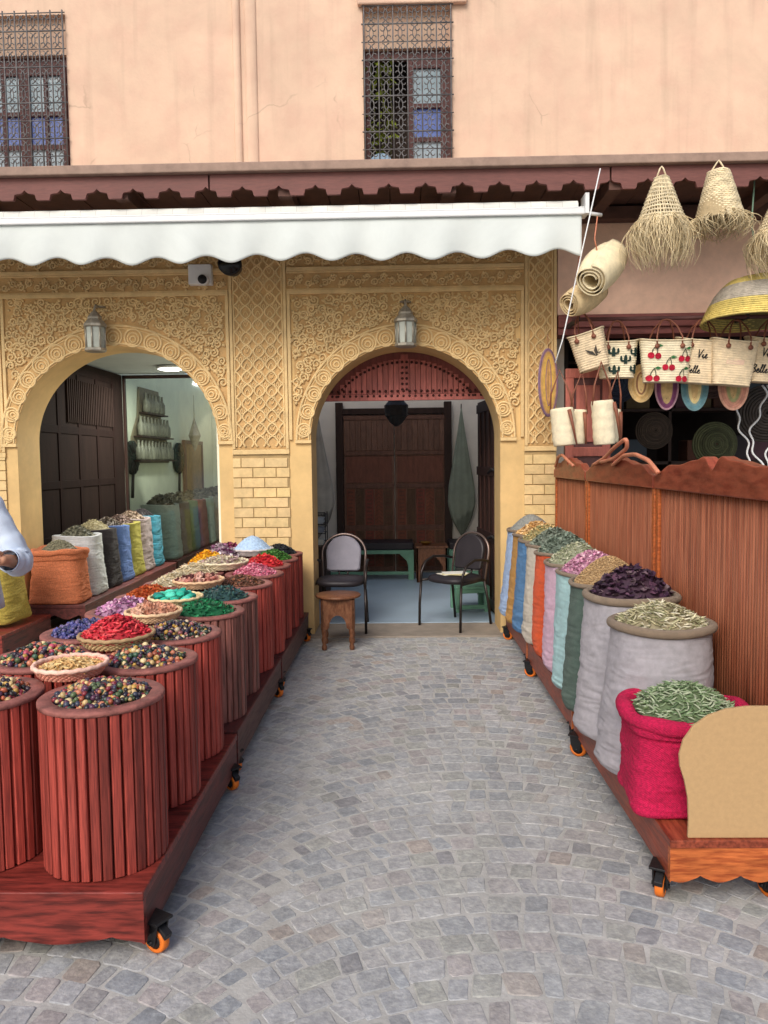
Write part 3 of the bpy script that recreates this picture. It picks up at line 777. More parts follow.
MB().tube([(0, .10, .0), (0, .22, .02)], .02, n=8).build('bracket', BLACK, t)

# ------------------------------------------------------------------ goods
def dome(h, Rr): return lambda r: h * (1 - np.minimum(r / Rr, 1) ** 1.8)
def heap(label, cat, x, y, z, Rr, h, kind, pal, dens=1.0, size=None, group=None, base=None, peak=(0, 0)):
    mb = MB(); pal = np.array([srgb(*c)[:3] for c in pal]); mean = pal.mean(0) * .7 if base is None else np.array(srgb(*base)[:3])
    def surf(px, py):
        r = np.hypot(px - peak[0] * (1 - np.hypot(px, py) / Rr), py - peak[1] * (1 - np.hypot(px, py) / Rr))
        return h * (1 - np.minimum(r / Rr, 1) ** 1.7)
    # underlying mound
    nr, na = 18, 48; V = [(0, 0, float(surf(np.array(0.), np.array(0.))))]; F = []
    for j in range(1, nr + 1):
        for i in range(na):
            a = 2 * PI * i / na; rr = Rr * j / nr
            px, py = rr * math.cos(a), rr * math.sin(a)
            nz = 0 if kind != 'powder' else random.gauss(0, .0012)
            V.append((px, py, float(surf(np.array(px), np.array(py))) + nz - (0 if kind == 'powder' else .004)))
    for i in range(na): F.append((0, 1 + i, 1 + (i + 1) % na))
    for j in range(nr - 1):
        for i in range(na):
            a, b = 1 + j * na + i, 1 + j * na + (i + 1) % na; F.append((a, a + na, b + na, b))
    cols = np.tile(mean, (len(V), 1)) if kind != 'powder' else pal[rng.integers(0, len(pal), len(V))] * rng.uniform(.93, 1.05, (len(V), 1))
    mb.add(V, F, cols, True)
    s = size or {'bead': .0105, 'petal': .016, 'stick': .022, 'seed': .009, 'powder': .004, 'leaf': .016, 'flake': .010, 'pod': .020}[kind]
    n = int(dens * (Rr / s) ** 2 * {'bead': 1.05, 'petal': 1.9, 'stick': 4, 'seed': 1.7, 'powder': .25, 'leaf': 2.2, 'flake': 2.4, 'pod': 2.4}[kind])
    u = (np.arange(n) + .5) / n; rr = Rr * .985 * np.sqrt(u); a = np.arange(n) * 2.399963 + rng.normal(0, .12, n); rr = np.clip(rr + rng.normal(0, s * .35, n), 0, Rr * .99)
    px, py = rr * np.cos(a), rr * np.sin(a); pz = surf(px, py)
    c = pal[rng.integers(0, len(pal), n)] * rng.uniform(.75, 1.2, (n, 1))
    if kind == 'bead':
        pz = pz + rng.uniform(-.6, 1.2, n) * s
        mb.scatter(*ICO2, np.c_[px, py, pz], rand_rots(n), np.c_[[rng.uniform(.8, 1.1, n) for _ in range(3)]].T * (s * rng.uniform(.6, 1.25, n))[:, None], c)
    elif kind in ('seed', 'powder', 'pod'):
        sc = np.c_[rng.uniform(.8, 1.3, n) * s, rng.uniform(.45, .6, n) * s, rng.uniform(.35, .5, n) * s] if kind != 'powder' else np.repeat((rng.uniform(.4, 1.0, n) * s)[:, None], 3, 1)
        if kind == 'pod': sc = np.c_[rng.uniform(.7, 1.3, n) * s, rng.uniform(.28, .42, n) * s, rng.uniform(.25, .36, n) * s]
        mb.scatter(*(ICO1 if kind != 'pod' else ICO2), np.c_[px, py, pz + s * .15], rand_rots(n, .5), sc, c)
    elif kind in ('petal', 'leaf', 'flake'):
        if kind == 'petal': tv = [(-1, -.1, .25), (-.3, -.7, 0), (.6, -.5, .1), (1, .1, .5), (.5, .6, .1), (-.4, .6, 0), (0, 0, -.25)]
        elif kind == 'leaf': tv = [(-1, 0, .25), (-.3, -.35, 0), (.4, -.3, .1), (1.1, 0, .35), (.4, .3, .1), (-.3, .35, .0), (0, 0, -.15)]
        else: tv = [(-1, -.2, .1), (-.2, -.6, 0), (.8, -.4, .1), (1, .2, .2), (.2, .7, .1), (-.7, .5, 0), (0, 0, -.15)]
        tf = [(6, k, (k + 1) % 6) for k in range(6)]
        mb.scatter(tv, tf, np.c_[px, py, pz + rng.uniform(0, .7, n) * s], rand_rots(n, .75), rng.uniform(.6, 1.25, n) * s, c, smooth=False)
    elif kind == 'stick':
        L = np.linspace(-1, 1, 5)
        T = MB(); T.tube(np.c_[L, .25 * L ** 2, .18 * np.sin(L * 2)], [.05, .13, .16, .13, .04], n=5)
        mb.scatter(T.v[0], T.f, np.c_[px, py, pz + rng.uniform(0, .5, n) * s], rand_rots(n, .35), rng.uniform(.7, 1.3, n) * s, c)
    o = mb.build(cat.replace(' ', '_'), {'bead': BEAD, 'powder': MATTE}.get(kind, HEAP), loc=(x, y, z), fixn=False)
    tag(o, label, cat, group, 'stuff'); return o

# -- left stand: three low red carts, twenty slatted barrels
def caster(parent, x, y, rot=0):
    c = part_empty('caster', parent); c.location = (x, y, 0); c.rotation_euler = (0, 0, rot); c.scale = (1.18, 1.12, 1.0)
    mb = MB()
    for s in (-1, 1):
        mb.prism([(-.028, .105), (.034, .105), (.030, .06), (.014, .030), (-.014, .030)], 'x', s * .019 - .003, s * .019 + .003)
    mb.box(-.03, .03, -.035, .04, .105, .114); mb.prism([(-.045, .055), (-.030, .07), (.0, .092), (-.012, .1), (-.05, .072)], 'x', -.012, .012)
    mb.build('bracket', BLACK, c, bevel=.002)
    mb = MB(); q = [(.026, -.0125), (.037, -.0125), (.040, -.008), (.040, .008), (.037, .0125), (.026, .0125)]
    V = [];F = []; n = 28
    for j, (r_, xx) in enumerate(q):
        for i in range(n):
            a = 2 * PI * i / n; V.append((xx, r_ * math.cos(a), .040 + r_ * math.sin(a)))
    m = len(q)
    for j in range(m):
        for i in range(n): F.append((j * n + i, j * n + (i + 1) % n, ((j + 1) % m) * n + (i + 1) % n, ((j + 1) % m) * n + i))
    mb.add(V, F, smooth=True); mb.build('wheel_tyre', ORANGE, c)
    mb = MB(); mb.tube([(-.0115, 0, .04), (.0115, 0, .04)], .0262, n=20); mb.tube([(-.026, 0, .04), (.026, 0, .04)], .008, n=8, col=(4, 4, 4)); mb.build('wheel_hub', BLACK, c)
    return c
def ogee_apron(mb, x0, x1, y0, y1, zlo, zhi, per=.3, depth=.02, axis='x'):
    n = 90; xs = np.linspace(x0, x1, n)
    u = ((xs - (x0 + x1) / 2) / per + .5) % 1 - .5
    lo = zlo + depth * (np.cos(u * 2 * PI) * .5 + .5) + .010 * np.exp(-(np.abs(u) / .05)) 
    lo[0] = lo[-1] = zlo
    mb.strip(xs, lo, [zhi] * n, y0, y1)

CARTLG = M('weathered_cart_wood', srgb(104, 78, 72), .6, .25, 4, .15, 30, grain=(7, .8, 7), dark=srgb(78, 54, 50))
def left_cart(y0, y1, label, x0=-1.69, x1=-.800, mats=(CARTL, CARTLD), front=True):
    cxm = (x0 + x1) / 2; W = (x1 - x0) / 2; L = y1 - y0
    t = thing('display_cart', label, 'display cart', (cxm, y0, 0), group='low wheeled carts of the left stand')
    mb = MB(); mb.box(-W, W, 0, L, .206, .236); mb.build('platform', mats[0], t, bevel=.004)
    mb = MB(); ogee_apron(mb, -W + .002, W - .002, .004, .03, .066, .2055, per=.34, depth=.016); mb.build('front_apron', mats[0], t)
    mb = MB(); mb.box(W - .028, W - .003, .031, L - .004, .068, .2055); mb.build('side_apron', mats[1], t, bevel=.002)
    mb = MB(); mb.box(-W + .003, -W + .028, .031, L - .004, .068, .2055); mb.build('side_apron', mats[1], t, bevel=.002)
    for x, y, r in ((W + (.012 if y0 < 2.5 else -.04), .075, 1.05), (W - .012, L - .09, .8), (-W + .09, .10, .3), (-W + .09, L - .10, 1.1)): caster(t, x, y, r)
    return t
left_cart(2.262, 3.63, 'low dark red wheeled cart nearest the camera under the slatted barrels, left side')
left_cart(3.67, 5.06, 'dull red wheeled cart in the middle of the left row of barrels', x1=-.805, mats=(CARTLD, CARTLG))
left_cart(5.10, 6.62, 'red wheeled cart under the last barrels of the left row, next to the brick pier', x1=-.805, mats=(CARTLD, CARTLG))

def make_barrel(mat):
    t = thing('slatted_barrel', 'x', 'barrel', (0, 0, 0))
    mb = MB(); n = 34; H = .53; r = .187
    mb.lathe([(r - .012, .002), (r - .012, H)], 34, col=(.28, .24, .24), smooth=False, cap=False)
    for i in range(n):
        a = 2 * PI * (i + random.uniform(-.08, .08)) / n; w = 2 * PI * r / n * random.uniform(.76, .90)
        k = random.choice((.58, .8, .95, 1.1, 1.28)) * random.uniform(.93, 1.07); rot = Matrix.Rotation(a, 4, 'Z')
        hw = w / 2; d = .012
        poly = [(r - .0125, -hw), (r + d * .72, -hw), (r + d, -hw * .78), (r + d, hw * .78), (r + d * .72, hw), (r - .0125, hw)]
        V = []; 
        for z in (0 + random.uniform(0, .004), H - .004):
            for (px, py) in poly:
                v = rot @ Vector((px, py, z)); V.append(v[:])
        m = len(poly); F = [(q, (q + 1) % m, (q + 1) % m + m, q + m) for q in range(m)] + [tuple(range(m - 1, -1, -1)), tuple(range(m, 2 * m))]
        mb.add(V, F, (k, k, k))
    mb.build('slats', mat, t)
    mb = MB(); mb.lathe([(.153, H - .03), (.153, H + .010), (.157, H + .014), (.197, H + .014), (.202, H + .010), (.202, H - .002), (r, H - .003)], 48, cap=False); mb.build('rim', RIMW, t)
    return t
BA = make_barrel(BARREL); BB = make_barrel(BARREL2)
mix = [(40, 36, 52), (30, 34, 44), (44, 40, 40), (60, 44, 56), (196, 156, 76), (140, 50, 60), (60, 90, 70), (190, 120, 90), (222, 200, 150), (90, 50, 76), (60, 66, 84), (166, 86, 60), (204, 174, 120), (84, 100, 66)]
mixd = [(40, 34, 56), (30, 32, 40), (60, 40, 60), (180, 140, 60), (70, 80, 60), (150, 90, 90), (200, 180, 150), (44, 60, 50)]
ay = [2.54, 2.975, 3.43, 3.93, 4.35, 4.83, 5.27, 5.68, 6.06, 6.42]
rightrow = [
 ('mixed coloured beads', 'bead', mix, .045), ('mixed glossy beads of many colours', 'bead', mix, .045), ('dark mixed beads with pink and gold ones', 'bead', mixd, .05),
 ('bright dark green dried leaves', 'leaf', [(24, 104, 62), (30, 120, 76), (18, 84, 54), (44, 132, 84)], .06), ('teal grey dried leaves', 'leaf', [(44, 84, 88), (60, 98, 96), (36, 66, 76), (74, 104, 92)], .06),
 ('brown and rust coloured spice pieces', 'flake', [(140, 92, 78), (120, 84, 70), (164, 110, 80), (92, 76, 60)], .055), ('pink rosebuds', 'flake', [(214, 110, 140), (230, 140, 160), (196, 90, 120), (236, 170, 184)], .07),
 ('bright red dried petals', 'petal', [(220, 50, 60), (200, 40, 52), (232, 76, 70)], .075), ('fresh green herb flakes', 'flake', [(70, 124, 50), (90, 140, 64), (56, 104, 44)], .075), ('black spice pieces', 'flake', [(46, 50, 56), (36, 40, 46), (60, 64, 66)], .08)]
leftrow = [
 ('small mixed beads, cut by the left edge', 'bead', mix, .045), ('multicoloured beads with many pink ones', 'bead', mix + [(190, 80, 100), (220, 130, 110)], .05), ('blue and violet beads', 'bead', [(50, 56, 110), (80, 80, 140), (110, 96, 140), (40, 44, 80)], .05),
 ('lilac and pink dried flowers', 'petal', [(210, 160, 196), (190, 130, 170), (226, 190, 206), (150, 90, 130)], .07), ('orange brown dried flower heads', 'flake', [(196, 90, 44), (180, 76, 40), (214, 120, 60)], .07),
 ('cream coloured resin pieces', 'flake', [(220, 206, 170), (206, 190, 150), (230, 220, 196)], .07), ('pale beige dried roots', 'stick', [(216, 200, 164), (200, 180, 140), (226, 214, 184)], .07),
 ('golden yellow petals', 'petal', [(240, 180, 30), (232, 160, 24), (248, 200, 60)], .11), ('purple and white dried flowers', 'petal', [(120, 60, 100), (200, 180, 190), (160, 110, 140), (90, 40, 76), (228, 220, 220)], .12), ('plum coloured petals', 'petal', [(120, 40, 70), (140, 60, 90)], .09)]
nth = ['first', 'second', 'third', 'fourth', 'fifth', 'sixth', 'seventh', 'eighth', 'ninth', 'tenth']
first = {}
for col, xx, row in (('right', -1.017, rightrow), ('left', -1.440, leftrow)):
    for i, y in enumerate(ay):
        what, kind, pal, hh = row[i]
        proto = BB if (col == 'right' and i in (3, 4)) else BA
        lab = f'red slatted barrel filled with {what}' if col == 'right' else f'slatted barrel in the outer row, filled with {what}'
        y_ = y - .03 * (i == 0) + (0 if col == 'right' else .02 + .01 * (i % 3))
        x_ = xx + [.014, .006, -.004, .003, -.006, 0, .006, -.004, .003, -.006][i]
        loc = (x_, y_, .2375); rz = random.uniform(0, 6.28)
        if id(proto) not in first: first[id(proto)] = 1; proto.location = loc; proto.rotation_euler = (0, 0, rz); proto['label'] = lab; proto['group'] = 'slatted barrels on the left carts'
        else: dup(proto, loc, rz, lab, 'slatted barrels on the left carts')
        heap(f'heap of {what} in a slatted barrel', 'bead heap' if kind == 'bead' else 'spice heap', x_, y_, .773, .152, hh, kind, pal, group='heaps in the slatted barrels', size={'bead': .0098 + .0008 * (i % 2)}.get(kind), dens=2.0 if kind == 'bead' else 1.15)

def basket(label, x, y, z, r, h, col, rimcol=None, deep=.05):
    t = thing('shallow_basket', label, 'basket', (x, y, z), group='shallow woven baskets on the barrels')
    mb = MB(); n = 72; V = []
    rows = 7
    for j in range(rows):
        zz = .006 + h * j / (rows - 1); rr = r * (.80 + .2 * (j / (rows - 1)) ** .8)
        q = np.arange(n) * 2 * PI / n; w = .004 * np.where(np.arange(n) % 2 == (j % 2), 1, -1)
        k = random.uniform(.85, 1.1)
        mb.tube(np.c_[(rr + w) * np.cos(q), (rr + w) * np.sin(q), np.full(n, zz)], h / (rows - 1) * .62, n=6, closed=True, col=tuple(np.array(srgb(*col)[:3]) / np.array(srgb(222, 204, 160)[:3]) * k))
    mb.lathe([(.001, .002), (r * .8, .002), (r * .8, .008), (.001, .012)], 36, col=(.7, .7, .6))
    mb.build('woven_side', STRAWP, t)
    mb = MB(); q = np.arange(n) * 2 * PI / n; rc = rimcol or col
    cc = tuple(np.array(srgb(*rc)[:3]) / np.array(srgb(222, 204, 160)[:3]))
    mb.tube(np.c_[r * 1.0 * np.cos(q), r * 1.0 * np.sin(q), h + .004 + .002 * np.sin(q * 18)], .0085, n=8, closed=True, col=cc); mb.build('rim', STRAWP, t)
    return t
bz = .789
basket('shallow basket of cashew nuts with a salmon pink woven side', -1.195, 2.715, bz, .125, .038, (224, 150, 120), (236, 190, 160))
heap('heap of pale cashew nuts in a salmon basket', 'nut heap', -1.195, 2.715, bz + .026, .116, .028, 'pod', [(226, 190, 130), (214, 170, 110), (232, 206, 150), (200, 160, 100)], size=.013, dens=1.0, group='heaps in the shallow baskets')
basket('wide black and straw striped basket heaped with red chillies', -1.195, 3.17, bz, .150, .042, (206, 176, 120), (170, 140, 96))
heap('tall heap of dried red chillies in a striped basket', 'chilli heap', -1.195, 3.17, bz + .034, .146, .088, 'pod', [(206, 40, 56), (226, 66, 76), (184, 30, 48), (220, 84, 84), (150, 24, 36)], size=.015, dens=1.3, group='heaps in the shallow baskets')
basket('cream basket holding peach coloured dried flower heads', -1.20, 3.67, bz, .130, .04, (226, 190, 140))
basket('straw basket holding turquoise stones', -1.205, 4.06, bz, .138, .04, (222, 196, 140))
basket('straw basket holding pink and brown dried flower heads', -1.235, 4.65, bz, .150, .04, (226, 186, 136))
basket('wide pale basket of white and violet petals', -1.27, 5.46, bz, .175, .045, (226, 210, 166))
heap('heap of white and violet petals in a wide pale basket', 'petal heap', -1.27, 5.46, bz + .034, .165, .05, 'petal', [(226, 216, 190), (206, 190, 160), (180, 150, 150), (216, 206, 176)], group='heaps in the shallow baskets')
basket('basket with a mound of pale blue powder at the far end', -1.21, 6.25, bz, .165, .045, (206, 196, 180))
heap('tall mound of pale blue powder near the brick pier', 'powder heap', -1.21, 6.25, bz + .035, .16, .12, 'powder', [(176, 204, 232), (186, 212, 238)], group='heaps in the shallow baskets')
# lumps one could count
def lumps(name, label, cat, group, cx, cy, cz, r, n, size, cols, mat, kind):
    pts = []
    tries = 0
    while len(pts) < n and tries < 4000:
        tries += 1
        a, rr = random.uniform(0, 2 * PI), r * math.sqrt(random.random())
        p = (rr * math.cos(a), rr * math.sin(a))
        if all(math.hypot(p[0] - q[0], p[1] - q[1]) > size * 1.15 for q in pts): pts.append(p)
    protos = []
    for k in range(4):
        mb = MB()
        if kind == 'stone':
            v, f = ICO2; d = v * (1 + .22 * np.sin(v @ rng.normal(0, 3, 3) + k)[:, None]) * np.array([1, .8, .7]); mb.add(d, f, smooth=False)
        else:                                      # a dried flower head: rings of curled petals round a core
            v, f = ICO2; mb.add(v * .62, f, (.8, .7, .7), True)
            pt = [(0, -.30, 0), (.45, -.36, .08), (.8, 0, .30), (.45, .36, .08), (0, .30, 0), (.4, 0, -.05)]
            pf = [(5, q, (q + 1) % 5) for q in range(5)]
            m = 26; dirs = rng.normal(size=(m, 3)); dirs[:, 2] = np.abs(dirs[:, 2]) * .8; dirs /= np.linalg.norm(dirs, axis=1)[:, None]
            ro = np.stack([np.array(Vector((0, 0, 1)).rotation_difference(Vector(d)).to_matrix() @ Matrix.Rotation(random.uniform(0, 6.28), 3, 'Z')) for d in dirs])
            mb.scatter(pt, pf, dirs * .50, ro, rng.uniform(.6, .95, m), np.ones((m, 3)) * rng.uniform(.8, 1.15, (m, 1)), False)
        protos.append(mb)
    ms = []
    for k, c in enumerate(cols):
        mm = M(name + '_colour', srgb(*c), .6, .15, 20, .2, 60, attr=True); ms.append(mm)
    meshes = {}
    for i, p in enumerate(pts):
        key = (i % 4, random.randrange(len(cols)))
        if key not in meshes:
            o = protos[key[0]].build(name, ms[key[1]]); meshes[key] = o
        else: o = meshes[key].copy(); COL.objects.link(o)
        s = size * random.uniform(.55, .8)
        hz = .03 * (1 - (math.hypot(*p) / r) ** 2)
        o.location = (cx + p[0], cy + p[1], cz + hz + s * .4); o.scale = (s, s, s); o.rotation_euler = (random.uniform(-.5, .5), random.uniform(-.5, .5), random.uniform(0, 6.28))
        tag(o, label, cat, group)
MB  # (goods one can tell apart)
lumps('dried_flower_head', 'peach dried flower head in the cream basket behind the chillies', 'flower head', 'peach flower heads in the cream basket', -1.20, 3.67, bz + .028, .105, 14, .046, [(228, 176, 148), (214, 160, 132), (232, 192, 166)], None, 'flower')
lumps('turquoise_stone', 'turquoise green stone in the straw basket', 'stone', 'turquoise stones in the straw basket', -1.205, 4.06, bz + .028, .112, 20, .040, [(50, 190, 160), (30, 160, 140), (90, 214, 186), (36, 130, 120)], None, 'stone')
lumps('dried_flower_head', 'pink or brown dried flower head in the straw basket', 'flower head', 'pink and brown flower heads in the straw basket', -1.235, 4.65, bz + .028, .125, 24, .042, [(226, 168, 150), (206, 140, 126), (110, 64, 62), (232, 190, 172)], None, 'flower')

# -- sacks
def sack(label, x, y, z, r, h, rgb, rz=0, rim=True, rimrgb=(144, 126, 106), sq=1.0, flare=.04, lean=(0, 0), seed=0, cuff=False, ears=0, group=None, cat='sack', ry=None, rimw=.019):
    t = thing('sack', label, cat, (x, y, z), rz, group)
    rs = np.random.default_rng(seed + 11); n, m = 96, 110
    ph = rs.uniform(0, 6.28, 12); V = []; F = []
    ry = ry or r
    def radial(a, v):
        c_, s_ = math.cos(a), math.sin(a)
        k = (abs(c_) ** (2 / sq) + abs(s_) ** (2 / sq)) ** (-sq / 2)
        prof = 1 + flare * (1 - v) ** 1.6 + .035 * math.sin(PI * min(v * 1.1, 1))
        if v < .07: prof -= .10 * (1 - v / .07) ** 2
        if cuff and v > .82: prof += .06 + .04 * math.sin((v - .82) / .18 * PI)
        wr = 0
        for q in range(6):
            fz = 26 + 15 * q; fa = 1 + (q % 3)
            wr += math.sin(fz * v * h * 1.6 + fa * a + ph[q] + 1.2 * math.sin(2 * a + ph[q + 6])) * (.5 + .5 * math.sin(a * (2 + q % 2) + ph[q + 5]))
        ca_, sa_ = math.cos(a), math.sin(a)
        sx_ = seed * 3.7
        w1 = ridge(ca_ * 1.1 + sx_, sa_ * 1.1, v * h * 13 + .5 * math.sin(2 * a + ph[1])) * (.35 + .65 * (1 - v) ** .8)
        w2 = ridge(ca_ * 2.2 + sx_ + 9, sa_ * 2.2, v * h * 42 + .9 * math.sin(a + ph[2])) * (.4 + .6 * (1 - v))
        w3 = mnoise.noise(Vector((ca_ * 1.5 + sx_, sa_ * 1.5 + 4, v * h * 4)))
        w4 = ridge(a * 3.2 + sx_, 7, v * h * 2.5) * max(0, v - .6) * 1.2
        wr = w1 * .0075 + w2 * .0050 + w3 * .011 + w4 * .005 + .005 * math.sin(3 * a + ph[3]) * (1 - v)
        return k, prof, wr
    for j in range(m + 1):
        v = j / m
        for i in range(n):
            a = 2 * PI * i / n
            k, pf, wr = radial(a, v)
            e = 0
            if ears:
                for qa in (PI / 4, 3 * PI / 4, 5 * PI / 4, 7 * PI / 4):
                    d = abs((a - qa + PI) % (2 * PI) - PI); e += ears * math.exp(-(d / .30) ** 2) * max(0, 1 - v / .35) ** 2
            px = (r * (k * pf + e) + wr) * math.cos(a); py = (ry * (k * pf + e) + wr) * math.sin(a)
            sag = -.02 * math.exp(-((v) / .08) ** 2) * 0
            V.append((px + lean[0] * (1 - v), py + lean[1] * (1 - v), .003 + v * h + sag + (.006 * math.sin(2 * a + ph[1]) * v if not rim else 0)))
    for j in range(m):
        for i in range(n):
            k = (i + 1) % n; F.append((j * n + i, j * n + k, (j + 1) * n + k, (j + 1) * n + i))
    F.append(tuple(range(n - 1, -1, -1)))
    # turned in at the mouth
    base = len(V)
    for q, (sc, dz) in enumerate(((.94, .006), (.86, -.012), (.80, -.05))):
        for i in range(n):
            a = 2 * PI * i / n; k, pf, wr = radial(a, 1)
            V.append((r * k * pf * sc * math.cos(a), ry * k * pf * sc * math.sin(a), .003 + h + dz + (.006 * math.sin(2 * a + ph[1]) if not rim else 0)))
    for q in range(3):
        b0 = m * n if q == 0 else base + (q - 1) * n; b1 = base + q * n
        for i in range(n):
            k = (i + 1) % n; F.append((b0 + i, b0 + k, b1 + k, b1 + i))
    mb = MB(); mb.add(V, F, smooth=True); mb.build('sack_body', (jute if sq < .66 and rgb[0] > 150 and rgb[2] < 100 else fabric)(rgb), t)
    if rim:
        q = np.arange(72) * 2 * PI / 72
        mb = MB(); rr = r * 1.005
        mb.tube(np.c_[rr * np.cos(q), ry * 1.005 * np.sin(q), h + .008 + .003 * np.sin(3 * q + ph[2])], rimw, n=12, closed=True); mb.build('rolled_rim', fabric(rimrgb), t)
    if cuff:
        q = np.arange(72) * 2 * PI / 72
        kk = np.array([radial(a, 1)[0] for a in q]); rr = kk * (1.06) + .012 * np.sin(5 * q + ph[4])
        mb = MB(); mb.tube(np.c_[r * rr * np.cos(q), ry * rr * np.sin(q), h - .012 + .008 * np.sin(2 * q + ph[1]) + .005 * np.sin(7 * q + ph[6])], .027 + .004 * np.sin(6 * q + ph[5]), n=12, closed=True); mb.build('rolled_cuff', jute(rgb), t)
    return t
GS = 'sacks in the row along the right carts'
GH = 'heaps in the sacks of the right row'
RX = 1.085
sacks_r = [
 # label, y, h, r, colour, heap kind, palette, heap h, words
 ('tall white cloth sack with tan rolled rim, next to the fuchsia sack', 3.20, .595, .200, (182, 178, 184), 'stick', [(186, 178, 140), (150, 150, 112), (206, 200, 166), (128, 124, 92), (214, 208, 184)], .085, 'pale green and cream dried herbs', .019),
 ('white cloth sack with tan rolled rim, heaped with dark purple flowers', 3.62, .640, .205, (186, 182, 188), 'petal', [(70, 44, 66), (52, 34, 50), (90, 60, 80), (104, 84, 92), (60, 36, 58)], .13, 'dark purple dried hibiscus flowers', .021),
 ('dark green cloth sack with a heap of tan powder', 4.00, .640, .195, (82, 104, 94), 'seed', [(186, 154, 110), (170, 138, 98), (200, 170, 126)], .14, 'tan seeds', .006),
 ('narrow pale cyan cloth sack with pink buds', 4.34, .645, .195, (176, 214, 216), 'flake', [(200, 140, 170), (216, 160, 186), (180, 120, 150), (226, 190, 200)], .12, 'pink rosebuds', .010),
 ('pale pink cloth sack with pale green herbs', 4.70, .650, .195, (222, 186, 206), 'leaf', [(156, 164, 132), (180, 182, 152), (130, 140, 106), (200, 200, 176)], .12, 'pale green leaves', .014),
 ('bright orange red cloth sack', 5.05, .670, .195, (226, 92, 44), 'flake', [(120, 136, 122), (140, 152, 136), (104, 118, 104)], .13, 'grey green herb flakes', .012),
 ('cream cloth sack between the orange red and mid blue ones', 5.40, .680, .195, (216, 208, 192), 'flake', [(126, 138, 124), (146, 154, 138), (110, 122, 110)], .12, 'sage coloured flakes', .011),
 ('mid blue cloth sack of the right row', 5.74, .680, .195, (84, 134, 182), 'leaf', [(206, 180, 120), (160, 160, 110), (222, 200, 150), (130, 136, 92)], .11, 'yellow and green leaves', .016),
 ('ochre cloth sack between the blue ones', 6.06, .690, .19, (198, 148, 76), 'flake', [(222, 180, 116), (206, 160, 100), (232, 200, 150)], .10, 'orange peel flakes', .014),
 ('light blue cloth sack, last of the right row by the arch', 6.38, .700, .19, (172, 198, 236), 'powder', [(138, 140, 136), (146, 148, 142)], .13, 'grey powder', .004)]
for i, (lab, y, h, r, rgb, kind, pal, hh, words, sz) in enumerate(sacks_r):
    sack(lab, RX, y, .2515, r, h, rgb, rz=.7 * i, rim=True, flare=.20 if i > 1 else .15, lean=(-.03, 0), seed=i, group=GS, rimw=.019 if i < 2 else .012)
    heap(f'heap of {words} in the right row of sacks', 'spice heap', RX, y, .2515 + h + .006, r * .92, hh, kind, pal, size=sz, group=GH, base=(150, 140, 112) if i == 0 else None, dens=1.7 if i < 2 else 1.2)
sack('low fuchsia jute sack with thick rolled cuff, nearest on the right cart', 1.062, 2.862, .2515, .205, .355, (208, 28, 82), rz=-.05, rim=False, cuff=True, sq=.50, flare=.02, ears=.17, seed=40, group=GS, ry=.165)
heap('heap of grey green curled herb sticks in the fuchsia sack', 'spice heap', 1.062, 2.862, .2515 + .352, .185, .09, 'stick', [(140, 158, 122), (118, 142, 100), (160, 174, 144), (100, 124, 86), (174, 184, 156)], size=.020, dens=1.9, group=GH, base=(96, 112, 80))

# -- right carts with tall beaded screens
def right_cart(y0, y1, label, x0=.905, x1=1.385):
    W = (x1 - x0) / 2; cxm = (x0 + x1) / 2; L = y1 - y0
    t = thing('screen_cart', label, 'display cart', (cxm, y0, 0), group='wheeled carts with tall screens on the right')
    MB().box(-W, W, 0, L, .222, .250).build('platform', CARTRS, t, bevel=.003)
    mb = MB(); ogee_apron(mb, -W + .002, W - .002, .004, .028, .100, .2215, per=.135, depth=.016); mb.build('front_apron', CARTR, t)
    mb = MB(); mb.box(-W + .003, -W + .027, .029, L - .004, .100, .2215); mb.build('side_apron', CARTRS, t, bevel=.002)
    for x, y, r in ((-W + (.004 if y0 < 3 else .04), .10, -.5), (-W + .012, L - .08, .9), (W - .10, .10, .2), (W - .06, L - .1, 2)): caster(t, x, y, r)
    # screen
    xs_ = W - .045
    mb = MB(); n = int((L - .09) / .0235)
    mb.box(xs_ + .012, xs_ + .024, .04, L - .04, .251, 1.40, (.55, .5, .5))
    for i in range(n):
        ya = .045 + i * (L - .09) / n; k = random.uniform(.86, 1.14)
        mb.tube([(xs_ + .010, ya + .011, .252), (xs_ + .010, ya + .011, 1.40)], .0118, n=8, col=(k, k, k))
    mb.build('beaded_panel', SCREEN, t)
    for ya in (.002, L - .040): MB().box(xs_ - .012, xs_ + .03, ya, ya + .038, .251, 1.44).build('screen_post', CARTR, t, bevel=.006)
    yy = np.linspace(.001, L - .001, 120); u = yy / L; u2 = np.minimum(u, 1 - u)
    sm = lambda a, b_, x: np.clip((x - a) / (b_ - a), 0, 1) ** 2 * (3 - 2 * np.clip((x - a) / (b_ - a), 0, 1))
    top = 1.455 + .055 * sm(.0, .16, u2) + .022 * sm(.22, .36, u2) - .040 * np.exp(-((u - .5) / .035) ** 2) + .018 * np.exp(-((u2 - .44) / .04) ** 2)
    V = []; F = []
    for a, zt in zip(yy, top): V += [(xs_ - .022, a, 1.385), (xs_ - .022, a, zt), (xs_ + .034, a, zt), (xs_ + .034, a, 1.385)]
    for i in range(119):
        for k in range(4): F.append((4 * i + k, 4 * i + 4 + k, 4 * i + 4 + (k + 1) % 4, 4 * i + (k + 1) % 4))
    F += [(0, 1, 2, 3), (4 * 119 + 3, 4 * 119 + 2, 4 * 119 + 1, 4 * 119)]
    MB().add(V, F).build('scalloped_rail', SCREENR, t, bevel=.006)
    return t
right_cart(2.55, 4.02, 'orange wooden wheeled cart with tall slatted screen, nearest on the right')
right_cart(4.045, 5.49, 'middle red brown wheeled cart with slatted screen on the right')
right_cart(5.515, 6.62, 'far red brown wheeled cart with slatted screen next to the brick pier')
